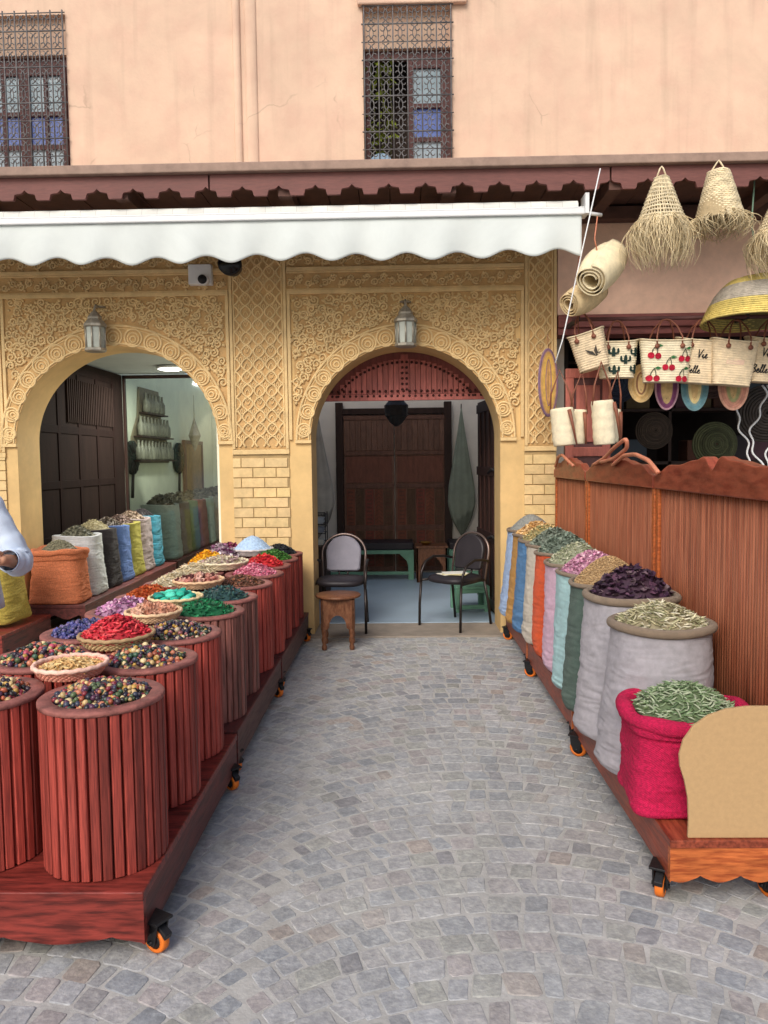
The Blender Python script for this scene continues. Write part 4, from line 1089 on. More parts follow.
mb = MB()
pl = []
for t_ in np.linspace(0, 1, 40):                                     # keyhole outline, left half
    pass
cxb = 0.0
half = [(-.252, 0), (-.250, .06), (-.254, .14), (-.266, .20), (-.282, .25), (-.285, .29), (-.272, .34), (-.238, .39), (-.19, .425), (-.13, .447), (-.06, .456)]
poly = half + [(-x, z) for x, z in half[::-1]]
mb.prism(poly, 'y', 0, .012)
tag(mb.build('fibreboard_sign', MDF, bevel=.0015, loc=(1.222, 2.565, .2515)), 'plain unpainted fibreboard panel with rounded keyhole outline standing on the nearest right cart', 'board')

# -- sacks inside the left shop
# shop row
GI = 'sacks standing along the left shop'
ins = [('orange jute sack with folded hem at the mouth of the left arch', 6.90, .47, (216, 128, 86), 'seed', [(140, 136, 110), (120, 118, 96)], 'grey green seeds', .44),
 ('white cloth sack behind the orange one in the left shop', 7.32, .56, (214, 218, 220), 'flake', [(120, 120, 102), (140, 138, 116), (100, 102, 86)], 'grey green herbs', .0),
 ('black cloth sack in the left shop', 7.74, .58, (44, 38, 42), 'stick', [(206, 196, 156), (190, 180, 140)], 'pale herb stalks', 0),
 ('blue cloth sack in the left shop', 8.14, .58, (94, 124, 186), 'flake', [(110, 100, 88), (130, 118, 104)], 'brown bark', 0),
 ('olive yellow cloth sack in the left shop', 8.52, .58, (176, 168, 84), 'flake', [(140, 116, 104), (120, 100, 92)], 'rust coloured bark', 0),
 ('greyish pink cloth sack in the left shop', 8.92, .60, (164, 148, 148), 'flake', [(170, 150, 130), (150, 130, 112)], 'beige roots', 0),
 ('teal cloth sack in front of the glass', 9.32, .60, (56, 140, 164), 'seed', [(44, 40, 44), (60, 54, 56)], 'black seeds', 0)]
for i, (lab, y, h, rgb, kind, pal, words, sh) in enumerate(ins):
    xx = -3.10 - .010 * i
    sack(lab, xx, y, .302, .21, h, rgb, rz=random.uniform(-.06, .06), rim=False, sq=.62, flare=.14, ears=.16, seed=60 + i, group=GI, ry=.17, cuff=(i == 0))
    heap(f'heap of {words} in the left shop', 'spice heap', xx, y, .302 + h - .02, .165, .11, kind, pal, group='heaps in the left shop sacks', size={'seed': .011, 'stick': .024, 'flake': .014}[kind])
gi2 = [('tall grey white sack behind the glass', (170, 176, 170)), ('brown sack behind the glass', (112, 92, 82)), ('moss green sack behind the glass', (92, 106, 84)), ('dusty red sack behind the glass', (140, 84, 76)), ('grey green sack behind the glass', (140, 152, 140)), ('taupe sack behind the glass', (150, 142, 128)), ('dark grey sack behind the glass', (84, 88, 82)), ('pale olive sack furthest behind the glass', (136, 140, 112))]
for i, (lab, rgb) in enumerate(gi2):
    y = 9.95 + i * .46
    sack(lab, -3.12, y, .302, .23, .70, rgb, rim=False, sq=.7, flare=.10, ears=.10, seed=80 + i, group=GI, ry=.19)
    heap(f'heap of grey bark in the {lab}', 'spice heap', -3.12, y, .302 + .68, .19, .15, 'flake', [(112, 104, 92), (130, 120, 104), (96, 92, 84)], group='heaps in the left shop sacks', size=.018)
mb_ = None
def low_bench(label, x0, x1, y0, y1, h=.30, group='low wooden stands under the shop sacks'):
    t = thing('low_stand', label, 'stand', ((x0 + x1) / 2, y0, .02), 0, group); W = (x1 - x0) / 2; L = y1 - y0
    MB().box(-W, W, 0, L, h - .05, h - .02).build('stand_top', CARTLD, t, bevel=.004)
    mb = MB(); ogee_apron(mb, -W + .002, W - .002, .005, .028, h - .15, h - .051, per=.22, depth=.03); mb.build('front_apron', CARTLD, t)
    MB().box(W - .026, W - .003, .029, L - .005, h - .16, h - .051).build('side_apron', CARTLD, t)
    for x in (-W + .03, W - .035):
        for y in (.035, L - .09): MB().box(x - .025, x + .025, y, y + .05, 0, h - .051).build('leg', CARTLD, t, bevel=.004)
low_bench('dark red brown wooden stand under the orange and white sacks', -3.36, -2.80, 6.70, 8.2)
low_bench('dark wooden stand under the blue and teal sacks', -3.38, -2.82, 8.22, 9.58)
low_bench('dark wooden stand behind the glass', -3.40, -2.84, 9.68, 13.7)
# outside, left of the left arch
ct = left_cart(5.78, 6.62, 'dark red cart with yellow and magenta sacks against the far left pillar', x0=-4.1, x1=-3.07)
sack('yellow jute sack leaning by the left arch pillar, behind the person', -3.36, 6.22, .2665, .20, .58, (206, 184, 88), rim=False, sq=.62, flare=.16, ears=.18, seed=101, group='sacks at the far left', ry=.19)
heap('heap of beige seeds in the yellow sack', 'spice heap', -3.36, 6.22, .2665 + .56, .17, .08, 'seed', [(190, 170, 130), (170, 150, 110)], group='heaps at the far left')
sack('magenta sack mostly cut off by the left picture edge', -3.50, 5.93, .2665, .15, .40, (140, 34, 96), rim=False, sq=.62, flare=.12, ears=.12, seed=102, group='sacks at the far left', ry=.12)
heap('heap of dark seeds in the magenta sack', 'spice heap', -3.50, 5.93, .2665 + .38, .12, .05, 'seed', [(90, 70, 60), (110, 90, 76)], group='heaps at the far left')
SKY, SUN, SUNANG = .15, 2.0, 30

# ------------------------------------------------------------------ hanging basketry of the bazaar
def c3(rgb, base=(230, 214, 180)): return tuple(np.array(srgb(*rgb)[:3]) / np.array(srgb(*base)[:3]))
def lampshade(label, x, y, zt, H, r0, r1, open_weave, sway=(0, 0), fringe=.30, nf=330, seed=1):
    rs = np.random.default_rng(seed)
    t = thing('straw_lampshade', label, 'lampshade', (x, y, zt), 0, 'straw lampshades hanging under the canopy')
    hc = H * (1 - fringe); n = 48; mb = MB()
    rings = 11 if open_weave else 26
    for j in range(rings + 1):
        v = j / rings; rr = r0 + (r1 - r0) * v; q = np.arange(n) * 2 * PI / n
        k = rs.uniform(.8, 1.1)
        w = .003 * np.where(np.arange(n) % 2 == j % 2, 1, -1)
        mb.tube(np.c_[(rr + w) * np.cos(q) + sway[0] * v * hc, (rr + w) * np.sin(q) + sway[1] * v * hc, np.full(n, -hc * v) + .003 * np.sin(3 * q + j)], (.0075 if open_weave else hc / rings * .56), n=6, closed=True, col=(k, k, k * .97))
    m = 44 if open_weave else 30
    for i in range(m):
        a = 2 * PI * i / m + (rs.uniform(-.03, .03)); tw = .25 if open_weave else 0
        vv = np.linspace(0, 1, 8)
        k = rs.uniform(.75, 1.1)
        mb.tube(np.c_[(r0 + (r1 - r0) * vv) * np.cos(a + tw * vv) + sway[0] * vv * hc, (r0 + (r1 - r0) * vv) * np.sin(a + tw * vv) + sway[1] * vv * hc, -hc * vv], .0042, n=4, col=(k, k, k * .95))
    if not open_weave:
        mb.lathe([(r0 - .004, 0), (r1 - .012, -hc)], 36, col=(.55, .5, .42), cap=False)
    mb.lathe([(.004, .004), (r0, .004), (r0 + .004, -.01)], 24, col=(.9, .9, .85), cap=False)
    mb.build('woven_cone', STRAWP, t)
    mb = MB()
    for i in range(nf):
        a = rs.uniform(0, 2 * PI); v0 = rs.uniform(.86, 1.0); L = H * fringe * rs.uniform(.55, 1.25)
        rr = r0 + (r1 - r0) * v0; vv = np.linspace(0, 1, 6); out = rs.normal(.03, .05); tw = rs.normal(.12, .3)
        curl = rs.normal(0, .03)
        bulge = rr + out * np.sin(vv * 2.2) * 1.0 + .05 * vv - .10 * vv ** 2
        aa = a + tw * vv ** 1.5
        k = rs.uniform(.7, 1.15)
        mb.tube(np.c_[bulge * np.cos(aa) + sway[0] * hc * v0 + curl * vv ** 2, bulge * np.sin(aa) + sway[1] * hc * v0, -hc * v0 - L * vv], [.0032, .003, .0028, .0024, .002, .0012], n=3, cap=False, col=(k, k * .97, k * .88))
    mb.build('straw_fringe', STRAWP, t)
    mb = MB(); mb.tube([(-r0 * .8, 0, 0), (-.012, 0, .07), (0, 0, .085), (.012, 0, .07), (r0 * .8, 0, 0)], .006, n=6); mb.build('hanging_loop', STRAWP, t)
lampshade('open weave straw lampshade with long ragged fringe, left of the hanging cones', 1.925, 5.78, 3.565, .60, .048, .165, True, fringe=.48, nf=420, seed=3)
lampshade('closely woven straw lampshade with short fringe, between the other two cones', 2.335, 5.78, 3.60, .46, .072, .168, False, sway=(.06, .05), fringe=.26, nf=260, seed=4)
lampshade('fringed straw lampshade cut off by the right edge', 2.80, 5.80, 3.42, .54, .05, .16, True, fringe=.52, nf=360, seed=5)
# the broad banded shade
t = thing('banded_shade', 'broad straw shade with yellow and grey bands on a green cord', 'lampshade', (2.92, 6.15, 2.60))
mb = MB(); n = 96; prof = [(.53, 0), (.50, .07), (.465, .14), (.43, .20), (.38, .26), (.33, .305), (.27, .325), (.10, .332)]
rr_ = np.interp(np.linspace(0, 1, 30), np.linspace(0, 1, 8), [p[0] for p in prof]); zz_ = np.interp(np.linspace(0, 1, 30), np.linspace(0, 1, 8), [p[1] for p in prof])
for j in range(30):
    q = np.arange(n) * 2 * PI / n
    c = [(226, 206, 122)] * 8 + [(190, 182, 168)] * 9 + [(224, 204, 120)] * 9 + [(226, 206, 140)] * 4
    k = random.uniform(.88, 1.05); cc = tuple(np.array(c3(c[j])) * k)
    w = .003 * np.where(np.arange(n) % 2 == j % 2, 1, -1)
    mb.tube(np.c_[(rr_[j] + w) * np.cos(q), (rr_[j] + w) * .8 * np.sin(q), zz_[j] + .02 * np.sin(2 * q + .5) * (1 - j / 30) + .012 * np.cos(q)], .0085, n=6, closed=True, col=cc)
mb.lathe([(p[0] - .012, p[1] - .003) for p in prof] + [(.002, .345)], 64, sy=.8, col=c3((150, 140, 90)), cap=False)
mb.build('woven_body', STRAWP, t)
MB().tube([(-.10, 0, .34), (-.20, -.05, .72), (-.20, -.10, 1.12)], .006, n=6).build('cord', M('green_cord', srgb(120, 150, 130), .8), t)

rail = thing('hanging_rail', 'dark wooden rail along the bazaar front carrying the straw bags', 'rail', (1.40, 6.32, 2.66))
mb = MB(); mb.tube([(0, 0, 0), (2.8, 0, 0)], .016, n=10); mb.build('pole', FRAMEW, rail)
mb = MB()
for x in (.05, 1.4, 2.75): mb.box(x - .012, x + .012, -.015, .36, -.016, .02)
mb.build('rail_bracket', IRON, rail)

def bag(name, label, x, y, zt, wt, wb, H, tilt=0, rz=0, strap_h=.165, mat=None, fold=0, group='straw bags hanging on the bazaar rail', depth=.085, decals=None, texts=()):
    t = thing(name, label, 'bag', (x, y, zt), rz, group); t.rotation_euler = (0, tilt, rz)
    n, m = 72, 60; V = []; F = []
    def S(a, v, off=0):
        w = (wb + (wt - wb) * v ** .9) / 2; d = depth * (.75 + .25 * v)
        e = .55
        cx_ = math.copysign(abs(math.cos(a)) ** e, math.cos(a)); sy_ = math.copysign(abs(math.sin(a)) ** .9, math.sin(a))
        rip = .0030 * math.sin(v * H * 330) + .006 * mnoise.noise(Vector((a * 1.3, v * 3, x * 7)))
        return np.array([(w + rip + off) * cx_, (d + rip + off) * sy_, -H * (1 - v) + .010 * math.cos(2 * a) * v])
    for j in range(m + 1):
        for i in range(n): V.append(S(2 * PI * i / n, j / m))
    for j in range(m):
        for i in range(n):
            k = (i + 1) % n; F.append((j * n + i, j * n + k, (j + 1) * n + k, (j + 1) * n + i))
    F.append(tuple(range(n - 1, -1, -1)))
    mb = MB(); mb.add(V, F, smooth=True); o = mb.build('bag_body', mat or WHITEB, t)
    so = o.modifiers.new('Solid', 'SOLIDIFY'); so.thickness = .006
    mb = MB(); q = np.arange(n) * 2 * PI / n; mb.tube(np.array([S(a, 1) for a in q]), .006, n=6, closed=True); mb.build('rim', STRAWP, t)
    for s in (-1, 1):
        mb = MB(); yy = s * depth * .98; tt = np.linspace(0, 1, 13)
        px = wt * .24
        pts = [(-px, yy * 1.04, -.05), (-px, yy * 1.0, .02), (-px * .75, yy * .6, strap_h * .6), (-px * .35, yy * .15, strap_h * .95), (0, yy * .1, strap_h), (px * .35, yy * .15, strap_h * .95), (px * .75, yy * .6, strap_h * .6), (px, yy * 1.0, .02), (px, yy * 1.04, -.05)]
        mb.tube(pts, .0065, n=6)
        for q_ in (-px, px): mb.tube([(q_, yy * 1.02, -.055), (q_, yy * 1.02 + s * .010, -.055)], .019, n=12)
        mb.build('strap', LEATHER, t)
    for dname, dl in ([('embroidery', decals)] if decals else []) + list(texts):
        mb = MB()
        for (poly, u, v, sc, col) in dl:             # flat embroidery wrapped on the front face
            P = []
            for (px, pz) in poly:
                w = (wb + (wt - wb) * (v + pz * sc / H)) / 2
                xx = u * (wt / 2) + px * sc; vv = v + pz * sc / H
                cosv = min(.98, max(-.98, xx / w)); a_c = math.copysign(abs(cosv) ** (1 / .55), cosv); a = math.acos(a_c)
                p = S(-a, vv); P.append((p[0], p[1] - .008, p[2]))
            k = len(P); c_ = np.mean(P, 0)
            mb.add(P + [tuple(c_)], [(q, (q + 1) % k, k) for q in range(k)], srgb(*col)[:3])
        mb.build(dname, INK, t, fixn=False)
    return t
def circ(cx, cz, r, n=14, sx=1): return [(cx + r * sx * math.cos(2 * PI * i / n), cz + r * math.sin(2 * PI * i / n)) for i in range(n)]
def stroke(pts, w):
    P = np.array(pts, float); d = np.gradient(P, axis=0); d /= np.linalg.norm(d, axis=1)[:, None] + 1e-9; nn = np.c_[-d[:, 1], d[:, 0]] * w / 2
    out = []
    for i in range(len(P) - 1): out.append([tuple(P[i] + nn[i]), tuple(P[i + 1] + nn[i + 1]), tuple(P[i + 1] - nn[i + 1]), tuple(P[i] - nn[i])])
    return out
def cactus(u, v, s):
    g_ = (28, 52, 46); D = []
    D.append((circ(0, .1, .30, 16, .45) , u, v, s, g_)); D.append(([(-.14, -.4), (.14, -.4), (.14, .2), (-.14, .2)], u, v, s, g_))
    for sx in (-1, 1):
        D.append(([(sx * .12, -.25), (sx * .42, -.18), (sx * .42, -.02), (sx * .12, -.08)], u, v, s, g_)); D.append((circ(sx * .38, .06, .24, 12, .42), u, v, s, g_))
    return D
def cherries(u, v, s):
    D = []
    for q in stroke([(-.32, -.1), (-.2, .3), (.1, .75)], .09) + stroke([(.3, -.15), (.26, .3), (.1, .75)], .09): D.append((q, u, v, s, (50, 60, 40)))
    D.append(([(.1, .75), (.45, .95), (.9, .78), (.5, .62)], u, v, s, (48, 110, 60)))
    D.append((circ(-.36, -.32, .34), u, v, s, (184, 20, 52))); D.append((circ(.36, -.36, .34), u, v, s, (170, 16, 46)))
    return D
GL = {  # handwriting strokes, one unit = x-height
 'V': [[(0, 1.9), (.1, 2.0), (.25, 1.2), (.4, 0), (.75, 1.3), (1.05, 2.0), (1.25, 1.9)]], 'B': [[(.15, 0), (.3, 1.0), (.45, 2.0)], [(.05, 1.7), (.5, 2.05), (.95, 1.8), (.85, 1.25), (.4, 1.05)], [(.4, 1.05), (.95, .85), (.9, .25), (.45, -.02), (.0, .12)]],
 'i': [[(-.1, .3), (.2, 1.0), (.15, .2), (.3, 0), (.55, .3)], [(.27, 1.45), (.31, 1.55)]], 'e': [[(-.1, .3), (.35, .55), (.5, .85), (.3, 1.02), (.08, .6), (.2, .05), (.5, .05), (.75, .35)]],
 'l': [[(-.1, .3), (.3, 1.3), (.42, 2.0), (.22, 2.0), (.1, 1.0), (.15, .1), (.4, .1), (.55, .3)]], 'L': [[(.5, 2), (.3, 1), (.15, .1), (.7, .1)]]}
ADV = {'V': 1.15, 'B': 1.15, 'i': .55, 'e': .75, 'l': .55}
def script(word, u, v, s):
    D = []; x = 0
    for ch in word:
        for st in GL[ch]:
            st = [(x + a + .12 * b, b) for a, b in st]
            P = np.array(st); tt = np.linspace(0, 1, len(P)); t2 = np.linspace(0, 1, len(P) * 3)
            P = np.c_[np.interp(t2, tt, P[:, 0]), np.interp(t2, tt, P[:, 1])]
            for q in stroke(P, .24): D.append((q, u, v, s, (34, 34, 36)))
        x += ADV[ch]
    return D
yb = 6.30
bag('straw_bag', 'straw bag with a dark palm motif hanging tilted beside the lattice pier', 1.49, 6.22, 2.53, .28, .23, .29, tilt=R(-14), rz=R(-25), mat=STRAW, decals=[([(0, 0), (.3, .5), (1, .7), (.4, .2)], .35, .3, .08, (60, 56, 50)), ([(0, 0), (-.1, .6), (.2, 1.1), (.2, .4)], .35, .3, .08, (70, 62, 54)), ([(0, 0), (-.6, .4), (-.9, .9), (-.2, .5)], .35, .3, .08, (60, 56, 50))])
D = []
for u, v in ((-.22, .72), (-.18, .22), (.34, .50), (.84, .68), (.80, .22)): D.append(('cactus_motif', cactus(u, v, .092)))
bag('straw_bag', 'white straw bag embroidered with dark green cacti', 1.755, yb, 2.475, .33, .27, .29, rz=R(-6), texts=D)
D = []
for u, v in ((-.55, .70), (-.02, .42), (.58, .62), (-.58, .16), (.5, .14)): D.append(('cherry_motif', cherries(u, v, .073)))
bag('straw_bag', 'white straw bag embroidered with red cherries', 2.125, 6.24, 2.47, .42, .35, .33, rz=R(3), texts=D)
bag('straw_bag', 'natural straw bag lettered in black script, partly behind the cherry bag', 2.43, yb, 2.475, .40, .28, .345, tilt=R(5), rz=R(-4), mat=STRAW, texts=(('lettering', script('Vie', -.22, .58, .033)), ('lettering', script('Belle', -.62, .22, .031))))
bag('straw_bag', 'natural straw bag with a faint pink patch in front', 2.665, 6.23, 2.455, .37, .30, .35, tilt=R(5), rz=R(4), mat=STRAW, decals=[([(-1, -.25), (1, -.3), (1.05, .25), (-.95, .3)], -.1, .52, .07, (222, 190, 166))])
bag('straw_bag', 'natural straw bag lettered in black script, cut off by the right picture edge', 2.99, yb, 2.475, .42, .31, .345, tilt=R(4), mat=STRAW, texts=(('lettering', script('Vie', -.50, .58, .034)), ('lettering', script('Belle', -.80, .20, .033))))
# rolled mats beside the awning end
def rolled(label, c, d, L, r0, r1, mat, col):
    t = thing('rolled_mat', label, 'mat', c, 0, 'rolled straw mats hanging at the awning end')
    d = np.array(d, float); d /= np.linalg.norm(d); u = np.cross(d, (0, 0, 1)); u /= np.linalg.norm(u); w = np.cross(u, d)
    mb = MB(); V = []; F = []; turns = 3.2; N = 150; K = 9
    for i in range(N + 1):
        a = turns * 2 * PI * i / N; k = .38 + .62 * i / N
        for j in range(K):
            t_ = j / (K - 1); rr = (r0 + (r1 - r0) * t_) * (1 + .32 * math.sin(PI * t_)); wob = 1 + .04 * math.sin(3 * a + 2 * t_)
            V.append(tuple(d * (t_ - .5) * L + (u * math.cos(a) + w * math.sin(a)) * rr * k * wob))
    for i in range(N):
        for j in range(K - 1): F.append((i * K + j, i * K + j + 1, (i + 1) * K + j + 1, (i + 1) * K + j))
    mb.add(V, F, col, True); o = mb.build('rolled_sheet', mat, t, fixn=False); so = o.modifiers.new('Solid', 'SOLIDIFY'); so.thickness = .008
    mb = MB(); mb.tube([tuple(w * r0 * .9), tuple(w * r0 * 1.0 + np.array((-.02, 0, .10))), tuple(w * r0 + np.array((.0, 0, .26)))], .005, n=6); mb.build('cord', LEATHERP, t)
    return t
rolled('large pale rolled straw mat hanging at the end of the awning', (1.545, 5.98, 2.985), (.50, .62, .56), .46, .125, .13, WHITEB, (1.0, .97, .9))
rolled('smaller yellowish rolled straw mat below the large pale one', (1.45, 6.14, 2.80), (.74, .5, .40), .36, .10, .10, STRAW, (1, .95, .8))
# round striped mats on the lower line
def oval_mat(label, x, y, z, w, h, rings, rz=0, tilt=0):
    t = thing('oval_mat', label, 'mat', (x, y, z), rz, 'oval striped straw mats hanging below the bags')
    mb = MB(); n = 56; q = np.arange(n) * 2 * PI / n; K = 12
    for j in range(K):
        f = (j + .5) / K; c = rings[min(int(f * len(rings)), len(rings) - 1)]
        k = random.uniform(.9, 1.06); cc = tuple(np.array(c3(c)) * k)
        rx = .012 + (w / 2 - .012) * f; rz_ = (h / 2 - w / 2) + .012 + (w / 2 - .012) * f
        mb.tube(np.c_[rx * np.cos(q), np.full(n, 0), rz_ * np.sin(q)], w / 2 / K * .62, n=6, closed=True, col=cc)
    mb.box(-.010, .010, -.002, .002, -(h - w) / 2, (h - w) / 2, c3(rings[0]))
    mb.build('coiled_straw', STRAWP, t)
    MB().tube([(0, 0, h / 2), (.004, .01, h / 2 + .12)], .003, n=5).build('cord', LEATHER, t)
    return t
NAT = (216, 186, 132)
oval_mat('oval mat of natural straw with a brown stripe, under the cherry bag', 1.985, 6.40, 2.15, .21, .31, [NAT, (150, 110, 80), NAT, (206, 170, 110), NAT, NAT])
oval_mat('oval mat with broad purple ring and pink edge', 2.19, 6.39, 2.12, .195, .38, [NAT, NAT, (140, 84, 120), (128, 70, 108), (190, 150, 160)])
oval_mat('oval mat with teal blue ring and pale middle', 2.42, 6.40, 2.12, .225, .40, [NAT, (226, 206, 150), (120, 150, 150), (96, 136, 146), (110, 146, 152)])
oval_mat('oval mat with pink ring and green dashes', 2.73, 6.39, 2.12, .25, .40, [NAT, (170, 170, 120), (214, 160, 134), (208, 150, 130), (222, 170, 146)])
o = oval_mat('long oval mat in purple and yellow seen edge on, against the lattice pier', 1.235, 6.44, 2.17, .26, .56, [(206, 160, 100), (150, 110, 140), (222, 180, 90), (224, 184, 100), (216, 170, 100), (190, 150, 130), (140, 110, 134)], rz=R(42)); del o['group']

# the red cabinet and the cylinders hung over it
cb = thing('wooden_shutter', 'reddish panelled wooden shutter standing open beside the lattice pier', 'shutter', (1.60, 6.60, 0))
mb = MB(); mb.box(-.19, .19, 0, .04, .05, 2.30); mb.build('shutter_board', FRAMEW, cb, bevel=.006)
mb = MB()
for zz in (.05, 1.35, 1.56, 2.22): mb.box(-.19, .19, -.018, -.001, zz, zz + .08)
for x in (-.19, .12): mb.box(x, x + .07, -.0178, -.001, .13, 2.22)
mb.box(-.10, .10, -.014, -.001, 1.68, 2.16); mb.build('raised_panel', M('shutter_wood', srgb(178, 104, 90), .5, .2, 6, .1, 40, grain=(6, 6, 1)), cb, bevel=.006)
def cyl_bag(label, x, y, zt, r, H, tilt=0):
    t = thing('cylinder_basket', label, 'basket', (x, y, zt), 0, 'white cylinder baskets on leather straps'); t.rotation_euler = (0, tilt, random.uniform(-.4, .4))
    mb = MB(); prof = [(r * .92, -H), (r * .97, -H + .01)] + [(r * (1 - .03 * math.sin(i * 2.2)) , -H + .01 + (H - .01) * i / 12) for i in range(1, 13)] + [(r * .93, .002), (r * .9, -.03)]
    mb.lathe(prof, 40, cap=True); mb.build('basket_body', WHITEB, t)
    mb = MB(); mb.tube([(r, 0, -.03), (r * .8, -.01, .12), (.01, 0, .30), (-r * .8, -.01, .12), (-r, 0, -.03)], .008, n=6)
    mb.tube([(r * .7, -r * .75, -.02), (r * .85, -r * .9, -.10), (r * 1.1, -r * .95, -H * 1.0)], [.018, .014, .007], n=6); mb.build('strap', LEATHER, t)
    return t
cyl_bag('white cylinder basket nearest the lattice pier, hanging on leather straps', 1.275, 6.10, 1.935, .09, .29, R(-5))
cyl_bag('slim white cylinder basket second from the lattice pier', 1.435, 6.22, 1.93, .065, .27, R(3))
cyl_bag('large white cylinder basket third from the lattice pier', 1.585, 6.08, 1.99, .085, .34, R(-4))
cyl_bag('slim white cylinder basket furthest from the lattice pier', 1.715, 6.22, 1.93, .055, .26, R(4))
# leather handles lying over the screen top
for i, (lab, pts) in enumerate([('pink leather strap looped over the middle screen', [(1.30, 5.2, 1.50), (1.31, 4.95, 1.545), (1.29, 4.7, 1.60), (1.30, 4.45, 1.66), (1.32, 4.5, 1.60), (1.31, 4.75, 1.54), (1.30, 5.0, 1.52)]), ('flat pink leather strap over the end of the middle screen', [(1.305, 4.75, 1.50), (1.30, 4.5, 1.56), (1.29, 4.25, 1.565), (1.30, 4.05, 1.53), (1.30, 3.9, 1.47)]), ('pale leather strap curled on the far screen', [(1.30, 6.45, 1.48), (1.29, 6.3, 1.56), (1.28, 6.1, 1.575), (1.29, 5.95, 1.53), (1.30, 5.8, 1.49)])]):
    P = np.array(pts); tt = np.linspace(0, 1, len(P)); t2 = np.linspace(0, 1, 40)
    Q = np.c_[[np.interp(t2, tt, P[:, k]) for k in range(3)]].T
    for _ in range(3): Q[1:-1] = (Q[:-2] + Q[1:-1] * 2 + Q[2:]) / 4
    tag(MB().tube(Q, .012, n=8).build('leather_strap', LEATHERP), lab, 'strap', 'leather straps on the screen tops')
# dim goods inside the bazaar
GD = 'dark woven goods hanging inside the bazaar'
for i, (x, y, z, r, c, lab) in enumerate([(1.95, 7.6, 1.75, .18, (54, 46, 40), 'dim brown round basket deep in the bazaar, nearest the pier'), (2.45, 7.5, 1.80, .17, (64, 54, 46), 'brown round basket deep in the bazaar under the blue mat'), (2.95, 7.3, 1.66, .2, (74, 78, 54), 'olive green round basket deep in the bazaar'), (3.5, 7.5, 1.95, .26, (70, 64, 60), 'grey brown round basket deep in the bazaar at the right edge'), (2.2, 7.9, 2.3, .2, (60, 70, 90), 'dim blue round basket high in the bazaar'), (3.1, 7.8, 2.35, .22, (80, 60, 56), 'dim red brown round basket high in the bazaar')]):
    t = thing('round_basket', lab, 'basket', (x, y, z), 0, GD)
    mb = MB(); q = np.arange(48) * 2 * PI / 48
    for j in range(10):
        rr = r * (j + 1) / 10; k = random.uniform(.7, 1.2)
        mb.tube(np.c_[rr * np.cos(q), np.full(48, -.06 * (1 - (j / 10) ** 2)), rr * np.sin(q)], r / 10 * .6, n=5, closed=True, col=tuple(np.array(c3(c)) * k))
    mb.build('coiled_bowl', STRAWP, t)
for i, (x, lab) in enumerate([(2.98, 'string of white shells hanging behind the screen, first from left'), (3.10, 'string of white shells hanging behind the screen, second from left'), (3.22, 'string of white shells hanging behind the screen, third from left')]):
    mb = MB(); zz = np.linspace(1.2, 2.15, 40); mb.tube(np.c_[x + .05 * np.sin(zz * 9 + i * 2) + .02 * np.sin(zz * 31), 6.75 + .03 * np.cos(zz * 7), zz], .009, n=6); tag(mb.build('shell_string', WHITEM), lab, 'necklace', 'shell strings in the bazaar')
t = thing('display_shelf', 'dark wooden shelf with folded textiles deep in the bazaar', 'shelf', (2.6, 8.1, .02))
mb = MB()
for zz in (.3, .9, 1.45, 2.0, 2.5): mb.box(-1.0, 1.4, 0, .35, zz, zz + .03)
for x in (-1.0, .2, 1.38): mb.box(x, x + .03, 0, .35, 0, 2.6)
mb.build('shelf_frame', DKWOOD, t)
mb = MB()
for zz in (.33, .93, 1.48, 2.03):
    x = -.94
    while x < 1.25:
        w = random.uniform(.14, .28); hh = random.uniform(.12, .36); c = random.choice([(90, 60, 50), (70, 80, 90), (110, 96, 70), (60, 56, 60), (96, 70, 80)])
        if not (.14 < x + w and x < .24): mb.box(x, x + w, .03, .30, zz, zz + hh, srgb(*c)[:3])
        x += w + .02
tx = mb.build('textile_piles', INK, t, bevel=.01); tx['kind'] = 'stuff'

# ------------------------------------------------------------------ inside the left shop (left wall)
WX = -3.495
t = thing('bottle_rack', 'tiered hanging rack of grey bottles on the pale green shop wall', 'rack', (WX, 10.75, 1.55))
mb = MB(); mb.prism([(-.85, 0), (.85, 0), (.75, .35), (.5, .62), (.42, 1.02), (-.42, 1.02), (-.5, .62), (-.75, .35)], 'x', .004, .02); mb.build('backboard', M('rack_board', srgb(140, 128, 108), .7, .2, 8), t)
for lv, (z0, hw, n) in enumerate(((.02, .78, 11), (.34, .66, 9), (.66, .42, 6))):
    MB().box(.021, .14, -hw - .04, hw + .04, z0, z0 + .02).build('rack_shelf', DKWOOD, t)
    mb = MB()
    for i in range(n):
        y = -hw + (i + .5) * 2 * hw / n; k = random.uniform(.75, 1.1)
        mb.lathe([(.03, 0), (.045, .02), (.045, .14), (.02, .19), (.016, .25), (.02, .26)], 12, (.085, y, z0 + .021), (k, k, k))
    b = mb.build('bottle_row', M('grey_bottle', srgb(140, 138, 126), .4, .2, 10, attr=True), t); b['kind'] = 'stuff'
for i, (y, z, r, lab) in enumerate([(9.93, 1.62, .22, 'dark round fan left of the bottle rack'), (12.05, 1.62, .24, 'dark green round fan right of the bottle rack')]):
    t = thing('round_fan', lab, 'fan', (WX + .02, y, z), 0)
    mb = MB(); mb.tube([(0, 0, 0), (.035, 0, 0)], r, n=36, col=(1, 1, 1)); mb.build('fan_disc', M('dark_fan', srgb(52, 62, 56), .8, .2, 12), t)
    mb = MB()
    for q in range(14):
        a = 2 * PI * q / 14; mb.tube([(.04, r * .3 * math.cos(a), r * .3 * math.sin(a)), (.042, r * .95 * math.cos(a), r * .95 * math.sin(a))], .008, n=4)
    mb.tube([(.02, 0, -r), (.02, -.05, -r - .3)], .02, n=6); mb.build('fan_rib', IRON, t)
